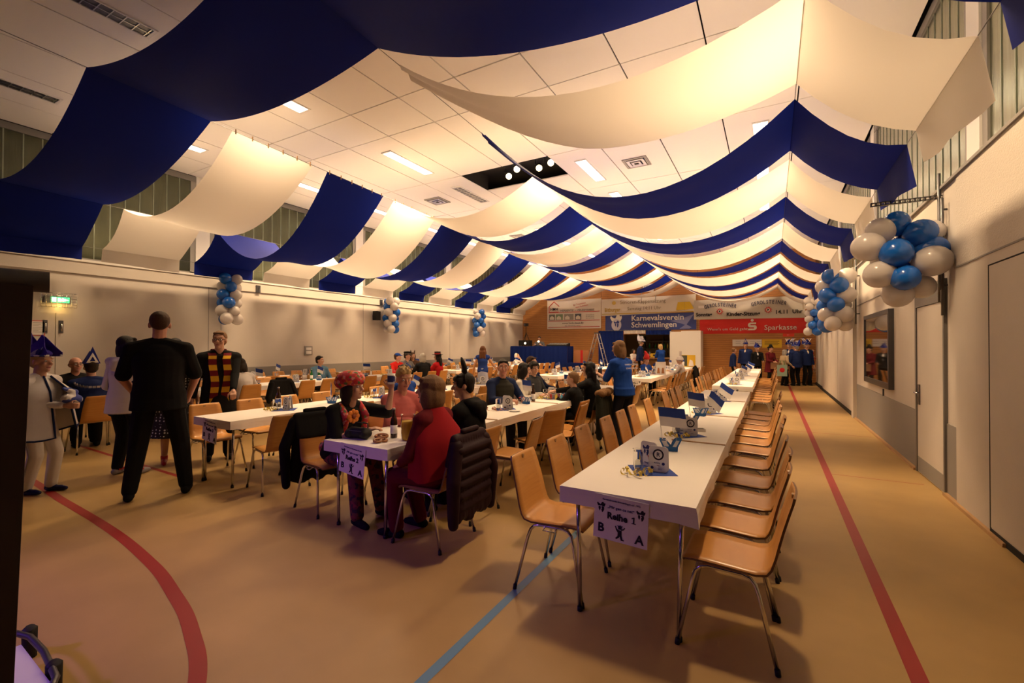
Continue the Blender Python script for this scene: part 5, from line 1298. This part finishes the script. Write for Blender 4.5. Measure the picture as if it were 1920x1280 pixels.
t, J = person('bald man with glasses in black sitting at the front of the fourth row', seatx(4, 'L'), 2.86, E_, 1.76, 'sit', .05, (.1, .0), 1.15, top=BLK_, bottom=JEAN, hair='brown', style='bald', skin=SKIN2); glasses(t, J)
person('dark-haired person in white top seated with back turned at the fourth row', seatx(4, 'R'), 4.98, W_, 1.68, 'sit', .30, (.2, -.3), 1.05, fem=True, top=WHT, bottom=JEAN, hair='dark', style='mid')
t, J = person('dark-haired boy in light blue hooded sweatshirt looking right', seatx(4, 'L'), 7.47, E_, 1.62, 'sit', .02, (.45, 0), 1.05, top=cm('hoodie', (.10, .21, .33)), bottom=JEAN, hair='black', style='short', hl=(-.14, .28, .62), hr=(.14, .28, .62)); nb = J['nb']; blobpart('hood', [((-.09, -.05, nb.z-.03), .05, (.09, -.05, nb.z-.03), .05), ((0, -.1, nb.z-.06), .05, (0, -.08, nb.z-.04), .05)], MATS['cloth_hoodie'], t)
for q in (-1, 1): MB().tube([nb+Vector((q*.03, .12, -.06)), nb+Vector((q*.03, .145, -.2))], .004, 5).build('hood_cord', m_paper, t)
t, J = person('person in red jacket and blue cap seated at the fourth row', seatx(4, 'L'), 10.15, E_, 1.70, 'sit', .1, (.5, 0), 1.05, top=cm('red_jacket', (.55, .02, .015)), bottom=JEAN, hair='brown'); blobpart('cap', [(J['hp'](0, -.01, .075), (.086, .10, .062), J['Rh']), (J['hp'](0, .09, .06), (.07, .07, .012), J['Rh'])], ROYAL, t)
t, J = person('person in grey jacket with dark peaked police cap', seatx(4, 'L')-.22, 10.80, E_, 1.74, 'sit', .1, (.4, 0), 1.1, top=cm('grey_jacket', (.13, .13, .14)), bottom=JEAN, hair='dark'); hp = J['hp']; MB().lathe([(.09, .03), (.094, .06), (.125, .11), (.10, .135), (.001, .14)], 16, hp(0, 0, .02)).build('peaked_cap', BLK_, t, True); MB().ell(hp(0, .11, .05), (.07, .05, .01)).build('peak', m_black, t); MB().lathe([(.095, .045), (.097, .05), (.096, .062), (.094, .064)], 16, hp(0, 0, .02)).build('cap_band', m_alu, t)
t, J = person('person in brown hood with two upright ears near the police cap', ROWX[5]+.535, 11.82, W_+2.6, 1.70, 'sit', .05, (0, 0), 1.0, top=cm('brown_fur', (.06, .03, .018)), bottom=BLK_, hair='brown', style='mid'); [blobpart('ear', [(J['hp'](q*.055, -.02, .11), .028, J['hp'](q*.07, -.02, .2), .012)], MATS['cloth_brown_fur'], t) for q in (-1, 1)]
person('grey-haired person in black jacket seated with back turned, fourth row', seatx(4, 'R'), 10.12, W_-.2, 1.72, 'sit', .15, (.1, 0), 1.1, top=BLK_, bottom=JEAN, hair='grey', style='mid')
t, J = person('person in red coat and flat black hat with red band, fourth row', seatx(4, 'R'), 10.74, W_+.1, 1.74, 'sit', .02, (.42, 0), 1.0, fem=True, top=cm('red_coat', (.42, .012, .018)), hem=.2, bottom=MATS['cloth_red_coat'], hair='black', style='long'); hp = J['hp']; MB().lathe([(.001, .075), (.165, .07), (.165, .078), (.09, .084), (.095, .17), (.001, .175)], 18, hp(0, 0, 0)).build('flat_hat', BLK_, t, True); MB().lathe([(.0925, .086), (.095, .09), (.096, .12), (.092, .122)], 18, hp(0, 0, 0)).build('hat_band', m_red, t)
person('dark-haired person in blue top seated with back turned at third row', seatx(3, 'R'), 5.22, W_, 1.60, 'sit', .12, (0, 0), .95, fem=True, top=ROYAL, bottom=JEAN, hair='black', style='mid')
t, J = person('fair child in white hooded jacket resting head at the far fourth row', seatx(4, 'L'), 17.38, E_+.3, 1.45, 'sit', .3, (-.2, .1), .95, child=True, top=WHT, bottom=JEAN, hair='blond', hl=(-.1, .25, .98), hr=(.15, .3, .8)); blobpart('hood', [(J['hp'](0, -.06, .03), (.105, .085, .13), J['Rh'])], WHT, t)
# --- woman in blue dress walking in the aisle
t, J = person('woman in blue bodice and long pale skirt walking away with long brown hair', -7.3, 11.02, .45, 1.56, 'stand', .0, (0, 0), .95, fem=True, top=cm('bodice', (.02, .05, .26)), sleeve=0, bottom=cm('pale_skirt', (.36, .38, .52)), legs='skirt.92', hair='redbrown', style='long', hl=(-.30, .12, .80), hr=(.42, .30, .80))
# --- row 2, near block
t, J = person('woman in floral red cap and black top holding a cup up to her face', seatx(2, 'L')-.02, 2.97, E_-.12, 1.64, 'sit', .30, (.42, .05), 1.12, fem=True, near=True, top=BLK_, sleeve=.62, bottom=pattern('floral_dark', [(.10, .012, .02), (.20, .02, .03), (.03, .01, .02), (.14, .03, .02)], 34), hair='dark', style='bob', hl=(-.23, .42, 1.14), hr=(.05, .40, .80), dL=(.2, .2, .95), nL=(.9, .3, 0), curlL=.9, poleL=(-.5, .3, -1), feet={-1: (-.12, .42), 1: (.16, .46)}, hem=.0)
m_flor = pattern('floral', [(.50, .035, .05), (.62, .14, .03), (.42, .03, .06), (.10, .16, .05), (.60, .22, .22), (.50, .02, .03)], 42); hp = J['hp']; Rh = J['Rh']
blobpart('floral_cap', [(hp(0, -.025, .085), (.128, .142, .085), Rh), (hp(0, -.06, .06), (.12, .12, .08), Rh), (hp(0, .02, .055), (.092, .10, .035), Rh)], m_flor, t)
nb, h, u = J['nb'], J['hip'], J['up']
for q in (-1, 1): blobpart('vest_panel', [(nb+Vector((q*.10, .0, -.02)), .035, nb+Vector((q*.105, .10, -.12)), .035), (nb+Vector((q*.105, .10, -.12)), .035, h+u*.22+Vector((q*.11, .115, 0)), .045), (nb+Vector((q*.10, -.03, -.02)), .035, nb+Vector((q*.09, -.11, -.18)), .04)], m_flor, t)
blobpart('back_panel', [(h+u*.05+Vector((-.1, -.08, 0)), .08, h+u*.05+Vector((.1, -.08, 0)), .08)], m_flor, t)
mb = MB(); fc = nb+Vector((.08, .175, -.10))
for k in range(8): a = k*PI/4; mb.ell(fc+Vector((.042*math.cos(a), .0, .042*math.sin(a))), (.024, .012, .024))
mb.build('cloth_flower', mat('petal_bright', (.75, .22, .02), .6), t, True); MB().ell(fc+Vector((0, .008, 0)), (.022, .014, .022)).build('flower_centre', mat('petal_core', (.30, .06, .02), .7), t)
wr = J['A'][1][2]; el = J['A'][1][1]; d = (el-wr).normalized()
for k, c in enumerate(((.05, .45, .08), (.75, .2, .03), (.7, .6, .1))): MB().tube([wr+d*(.03+.018*k), wr+d*(.044+.018*k)], .036, 10).build('bracelet', mat('bangle_%d' % k, c, .4), t)
wl_ = J['A'][-1][2]
t2 = thing('printed_mug', 'white mug with blue print held by the woman in floral cap', 'mug', (t.location.x, t.location.y, 0), E_-.12); c0 = wl_+Vector((.045, .055, .07))
MB().lathe([(.001, 0), (.034, 0), (.034, .095), (.031, .095), (.031, .006), (.001, .006)], 16, c0).build('mug_body', m_paper, t2, True); MB().lathe([(.0345, .02), (.0348, .02), (.0348, .08), (.0345, .08)], 16, c0).build('mug_print', m_navy, t2); MB().tube([c0+Vector((0, .034, .08)), c0+Vector((0, .06, .07)), c0+Vector((0, .06, .03)), c0+Vector((0, .034, .02))], .006, 7).build('handle', m_paper, t2, True)
t, J = person('person with short blond hair in pink jumper looking down at the table', seatx(2, 'L'), 3.70, E_-.25, 1.70, 'sit', .18, (-.2, -.22), 1.1, fem=True, near=True, top=cm('pink', (.60, .17, .17)), bottom=JEAN, hair='blond', style='spiky', skin=SKIN2, hl=(-.16, .40, .80), hr=(.12, .42, .80), curlL=.7, curlR=.7)
t, J = person('woman with brown hair in wide red cape sitting with back turned', seatx(2, 'R')+.10, 2.90, W_+.1, 1.68, 'sit', .16, (.25, 0), 1.1, fem=True, near=True, top=cm('dark_red', (.11, .008, .014)), bottom=MATS['floral_dark'] if False else MATS['cloth_dark_red'], hair='lightbrown', style='bob', big=True, hl=(-.15, .24, .62), hr=(.15, .24, .62), feet={-1: (-.12, .30), 1: (.14, .25)})
nb = J['nb']; mb = MB(); n = 20; lv = 7
for k in range(lv+1):
    f = k/lv
    for j in range(n+1):
        a = math.radians(150+240*j/n); fold = .02*f*math.sin(6*a); r1 = .09+.17*min(1, f*3.2)+.05*f+fold; r2 = .075+.08*min(1, f*3)+.07*f+fold
        mb.v.append((r1*math.cos(a), nb.y-.01-.06*f+r2*math.sin(a), nb.z+.02-.10*min(1, f*3.2)*(1-abs(math.sin(a))*.4)-.44*f))
for k in range(lv):
    for j in range(n): mb.f.append((k*(n+1)+j, k*(n+1)+j+1, (k+1)*(n+1)+j+1, (k+1)*(n+1)+j)); mb.m.append(0)
mb.build('cape', cm('cape_red', (.27, .008, .014)), t, True)
t, J = person('dark-haired person in black hooded top with a horned headband, in profile', seatx(2, 'R')+.02, 3.50, W_+.15, 1.66, 'sit', .18, (.55, -.05), 1.05, near=True, top=BLK_, bottom=BLK_, hair='black', style='fringe', hl=(-.10, .38, .82), hr=(.16, .34, .80)); hp = J['hp']; nb = J['nb']
blobpart('hood', [((-.085, -.03, nb.z-.01), .045, (.085, -.03, nb.z-.01), .045), ((-.06, nb.y-.13, nb.z-.04), .06, (.06, nb.y-.13, nb.z-.04), .06), ((0, nb.y-.14, nb.z-.11), .075, (0, nb.y-.12, nb.z-.06), .08), ((-.09, nb.y-.06, nb.z-.0), .045, (.09, nb.y-.06, nb.z-.0), .045)], BLK_, t, .011, 5)
MB().tube([hp(.088*math.cos(a), -.02, .04+.105*math.sin(a)) for a in [PI*k/10 for k in range(11)]], .007, 6).build('headband', m_black, t, True)
for q in (-1, 1): MB().tube([hp(q*.05, -.02, .13), hp(q*.075, -.02, .18), hp(q*.075, -.01, .23), hp(q*.05, 0, .27)], [.024, .022, .017, .006], 8).build('horn', m_black, t, True)
t, J = person('dark-haired man in dark padded vest turning to look at the camera', seatx(2, 'L'), 5.84, E_-.35, 1.76, 'sit', .14, (-.62, .0), 1.12, near=True, top=NAVY, bottom=JEAN, hair='black', style='short', hl=(-.10, .40, .80), hr=(.20, .42, .80), curlL=.8, curlR=.8, collar=cm('vest', (.035, .034, .028)), skin=SKIN2)
h, u, s = J['hip'], J['up'], J['s']; mb = MB(); ring(mb, [(h+u*f*s, a*s, b*s, None) for f, a, b in ((-.06, .20, .16), (.0, .225, .175), (.12, .222, .172), (.25, .225, .175), (.36, .228, .176), (.43, .20, .15), (.48, .13, .10), (.51, .10, .085))]); blob(mb, 'padded_vest', MATS['cloth_vest'], t, .011)
t2 = thing('mobile_phone', 'small red-brown phone held by the man in the padded vest', 'phone', (-3.13, 5.74, .815), .3); MB().box(-.035, -.07, 0, .035, .07, .008).build('body', m_brown, t2); MB().box(-.03, -.06, .008, .03, .06, .009).build('screen', m_tr, t2)
t, J = person('woman with dark bob in white cardigan leaning toward her neighbours', seatx(2, 'L'), 6.40, E_+.2, 1.64, 'sit', .22, (.45, -.1), 1.0, fem=True, near=True, top=cm('cream', (.58, .54, .48)), bottom=JEAN, hair='black', style='bob', hl=(-.14, .36, .78), hr=(.14, .36, .78))
person('young person with black fringe in dark grey jacket leaning back', seatx(2, 'L'), 6.97, E_-.1, 1.62, 'sit', .02, (-.5, 0), 1.05, near=True, top=cm('dark_grey', (.04, .042, .048)), bottom=JEAN, hair='black', style='fringe', hl=(-.14, .26, .66), hr=(.14, .26, .66), collar=MATS['cloth_dark_grey'])
t, J = person('person with short grey brown hair behind the youth in dark jacket', seatx(2, 'L')-.3, 7.50, E_, 1.78, 'sit', .0, (-.2, 0), 1.05, top=NAVY, bottom=JEAN, hair='brown', style='short'); glasses(t, J)
t, J = person('person with long black hair in black jacket holding a brown bottle', seatx(2, 'R'), 6.88, W_-.1, 1.66, 'sit', .16, (.4, 0), 1.08, fem=True, near=True, top=BLK_, bottom=BLK_, hair='black', style='long', hl=(-.62, .40, .86), hr=(.1, .35, .80), nL=(0, .3, -1), curlL=1.0)
person('child with light brown hair beside the person in black jacket', seatx(2, 'R')-.12, 6.50, W_-.1, 1.30, 'sit', .20, (.3, 0), .95, child=True, top=BLK_, bottom=JEAN, hair='lightbrown', style='short')
# --- woman standing in the aisle
t, J = person('fair-haired woman in royal blue T-shirt standing and serving at the table', -1.93, 6.78, 1.15, 1.66, 'stand', .16, (.15, -.12), 1.02, fem=True, near=True, top=ROYAL, sleeve=.6, bottom=JEAN, hair='lightbrown', style='bob', hl=(-.10, .42, 1.12), hr=(.14, .40, 1.10), nL=(0, .3, 1), nR=(-.5, .2, .5), hem=.05, feet={-1: (-.08, .05), 1: (.10, -.04)})
h, u = J['hip'], J['up']
for k, sx in enumerate(('KARNEVALSVEREIN', 'SCHWEMLINGEN')): text(sx, .034, m_lgr, t, (0, h.y-.145+.052*math.sin(.16)-.01*k, h.z+.40-.055*k), rot=(PI/2-.16, 0, 0), name='shirt_print')
t2 = thing('mobile_phone', 'dark phone held by the woman in royal blue T-shirt', 'phone', (-2.36, 6.93, 1.14), 1.1); MB().box(-.035, -.005, -.07, .035, .005, .07).build('body', m_black, t2); MB().box(-.03, -.0065, -.06, .03, -.005, .06).build('screen', m_steel, t2)
# --- far block of row 2
t, J = person('child in blue top and tall pointed red hat seated at far second row', seatx(2, 'L'), 14.80, E_-.5, 1.45, 'sit', .2, (-.4, -.1), 1.0, child=True, top=ROYAL, bottom=JEAN, hair='brown'); hp = J['hp']; MB().tube([hp(0, -.01, .045), hp(0, -.01, .10), hp(.0, -.03, .19), hp(.03, -.05, .27), hp(.06, -.05, .31)], [.096, .092, .065, .035, .012], 16).build('pointed_hat', m_red, t, True)
t, J = person('child in pale grey hat with drooping ears seated at far second row', seatx(2, 'R'), 15.0, W_, 1.45, 'sit', .12, (.5, 0), 1.0, child=True, top=cm('pale', (.50, .46, .46)), bottom=JEAN, hair='lightbrown'); blobpart('eared_hat', [(J['hp'](0, -.015, .05), (.10, .11, .10), J['Rh']), (J['hp'](0, 0, .03), (.125, .13, .03), J['Rh'])]+[(J['hp'](q*.03, -.02, .15), .03, J['hp'](q*.05, -.03, .30), .018) for q in (-1, 1)], MATS['cloth_pale'], t)
# --- at the bar
m_cj = cm('club_jacket', (.012, .024, .10))
t, J = person('man in dark blue jacket and white feathered cap standing before the bar', -5.32, 21.2, -1.2, 1.86, 'stand', .08, (0, -.1), 1.05, top=m_cj, hem=.1, bottom=BLK_, hair='grey', hl=(-.15, .35, 1.15)); carnival_cap(t, J, 1.25, True, m=m_lgr); bowtie_front(t, J, WHT)
person('waitress in blue shirt and jeans with blond hair standing at the bar, back turned', -4.42, 21.55, .75, 1.66, 'stand', .1, (.4, 0), 1.05, fem=True, top=ROYAL, sleeve=.6, bottom=JEAN, hair='blond', style='mid', hl=(-.15, .35, 1.0), hr=(.15, .35, 1.0))
person('woman in white apron with red tray at the bar', -5.84, 22.0, -2.0, 1.42, 'stand', .05, (0, -.1), 1.0, fem=True, top=WHT, sleeve=.6, bottom=BLK_, hair='dark', style='mid', hl=(-.15, .3, .85), hr=(.15, .3, .85))
t2 = thing('serving_tray', 'red tray held in front of the woman in white apron', 'tray', (-5.56, 21.85, .87), 0); MB().lathe([(.001, 0), (.16, 0), (.17, .03), (.165, .03), (.155, .006), (.001, .006)], 18).build('tray', m_red, t2, True)
MB().box(-12.0, 21.45, 0, -8.8, 22.7, .34).build('platform', m_edge, None); o = bpy.data.objects['platform']; tag(o, 'low dark wooden platform behind the control desk', 'platform')
person('technician in dark shirt standing behind the control desk', -10.85, 21.95, PI+.2, 1.74, 'stand', .15, (0, -.2), 1.05, zoff=.34, top=cm('shirt_grey', (.10, .10, .11)), sleeve=.6, bottom=JEAN, hair='dark', hl=(-.2, .4, 1.25), hr=(.2, .4, 1.25))
# --- group at the right end of the back wall
GRP = None
person('person in dark blue jacket at left end of the group, turned sideways', -1.43, 21.35, -1.4, 1.50, 'stand', .08, (.4, 0), 1.05, top=m_cj, hem=.1, bottom=BLK_, hair='lightbrown')
t, J = person('man in open blue jacket with pale shirt front and pointed cap, second from left', -.95, 21.7, PI-.2, 1.73, 'stand', 0, (.3, 0), 1.15, top=m_cj, hem=.1, bottom=BLK_, hair='grey'); bowtie_front(t, J, cm('shirt_pale', (.62, .52, .38))); carnival_cap(t, J, 1.05)
t, J = person('man in dark jacket with white front and pointed cap, third from left', -.52, 21.6, PI+.3, 1.58, 'stand', 0, (.2, 0), 1.0, top=BLK_, hem=.1, bottom=BLK_, hair='grey', hl=(-.15, .3, .95)); bowtie_front(t, J, WHT); carnival_cap(t, J, 1.0)
t, J = person('woman in maroon coat and small dark hat with a brown bag', -.05, 21.2, -2.4, 1.58, 'stand', .03, (.3, 0), 1.1, fem=True, top=cm('maroon', (.12, .012, .018)), hem=.35, bottom=BLK_, hair='dark', style='bun', hl=(-.12, .30, .95), hr=(.12, .30, .95)); MB().lathe([(.10, .06), (.105, .07), (.07, .12), (.05, .19), (.001, .2)], 14, J['hp'](0, 0, 0)).build('small_hat', BLK_, t, True)
t2 = thing('handbag', 'brown handbag hanging from the arm of the woman in maroon', 'bag', (.16, 20.95, .66)); MB().box(-.19, -.07, 0, .19, .07, .26).build('bag_body', mat('leather', (.25, .12, .06), .45), t2); MB().tube([(-.1, 0, .26), (-.08, 0, .42), (.08, 0, .42), (.1, 0, .26)], .010, 6).build('handle', m_brown, t2, True)
t, J = person('grey-haired woman in beige jacket carrying a pale green bag', .42, 21.0, -.9, 1.44, 'stand', .08, (0, 0), 1.1, fem=True, top=cm('beige', (.42, .32, .20)), hem=.12, bottom=BLK_, hair='grey', style='mid', hr=(.30, .12, .80))
t2 = thing('shopping_bag', 'pale green shopping bag with red apple print', 'bag', (.36, 20.68, .40), .1); MB().box(-.17, -.05, 0, .17, .05, .44).build('bag_body', mat('bag_green', (.30, .42, .34), .7), t2); MB().ell((0, -.052, .24), (.09, .004, .09)).build('apple_print', m_red, t2); [MB().tube([(-.08, y, .43), (-.06, y, .6), (.06, y, .6), (.08, y, .43)], .008, 6).build('handle', m_green, t2) for y in (-.04, .04)]
t, J = person('man in dark jacket with white front and feathered cap beside beige woman', .66, 21.85, PI-.5, 1.72, 'stand', 0, (-.4, 0), 1.0, top=m_cj, hem=.1, bottom=BLK_, hair='grey'); carnival_cap(t, J, 1.1, True); bowtie_front(t, J, WHT)
t, J = person('man in dark blue jacket and feathered cap seen from behind in the right group', .86, 21.2, .6, 1.64, 'stand', .04, (.6, 0), 1.2, top=m_cj, hem=.14, bottom=BLK_, hair='grey'); carnival_cap(t, J, 1.1, True)
t, J = person('man in dark jacket and feathered cap at the right end of the group', 1.22, 21.7, PI+.5, 1.72, 'stand', 0, (.3, 0), 1.05, top=m_cj, hem=.1, bottom=BLK_, hair='grey'); carnival_cap(t, J, 1.1, True); bowtie_front(t, J, cm('shirt_pale', (.62, .52, .38)))
# ================================================================ jackets hung over chairs
def jacket(lab, x, y, rz, m, quilt=False, fur=None, long=.35, spread=1.0, shift=0):
    t = thing('jacket', lab, 'jacket', (x, y, 0), rz)
    mb = MB()
    for k in range(12):
        u = -.20+.0364*k; mb.cap((u*spread, -.330, .855), .034, (u*spread*1.15, -.368, long+.02*math.sin(k*1.3)), .036+.004*math.sin(k*2.1)); mb.cap((u, -.312, .865), .028, (u*.95, -.252, .66), .024)
    if quilt:
        for k in range(6): z = .78-.085*k; mb.cap((-.21*spread, -.370, z), .038, (.21*spread, -.370, z), .038)
    mb.cap((-.19, -.318, .862), .040, (.19, -.318, .862), .040)
    blob(mb, 'body', m, t, .011, 10 if not quilt else 5)
    for q in (-1, 1): 
        sl = MB(); sl.cap((q*.20, -.335, .81), .058, (q*(.285+shift), -.37, .56), .055); sl.cap((q*(.285+shift), -.37, .56), .055, (q*(.27+shift), -.36, long-.03), .042); blob(sl, 'sleeve', m, t, .013, 5)
    if fur: 
        f = MB(); [f.ell((-.2+.05*k, -.34+.012*math.sin(k*3), .885+.012*math.sin(k*5)), (.06, .075, .055)) for k in range(9)]; blob(f, 'fur_collar', fur, t, .013, 1)
    else:
        f = MB(); [f.cap((-.1+.04*k, -.33, .91), .024, (-.06+.04*k, -.33, .91), .024) for k in range(5)]; blob(f, 'collar', m, t, .013, 1)
    return t
def chair_jacket(key, lab, m, **k):
    c = CHAIRS[key]; return jacket(lab, c.location.x, c.location.y, c.rotation_euler.z, m, **k)
chair_jacket((2, 1, 'L', 0), 'long black coat over the chair of the woman in floral cap', BLK_, long=.22, spread=.9)
chair_jacket((2, 1, 'R', 0), 'dark maroon quilted jacket over the chair of the red cape wearer', cm('maroon_quilt', (.022, .008, .012), rough=.6), quilt=True, long=.28)
chair_jacket((2, 1, 'R', 6), 'dark jacket with brown fur collar over a second row chair', cm('dark_green', (.016, .017, .012)), fur=cm('fur', (.17, .09, .04), bump=.8), long=.3, spread=1.2)
chair_jacket((4, 1, 'R', 4), 'black jacket over a fourth row chair beside the white top wearer', BLK_, long=.5)
chair_jacket((2, 2, 'R', 7), 'black jacket over a far second row chair behind pale hat child', BLK_, long=.3)
# ================================================================ convert everything generated through modifiers or fonts into plain meshes
flush()
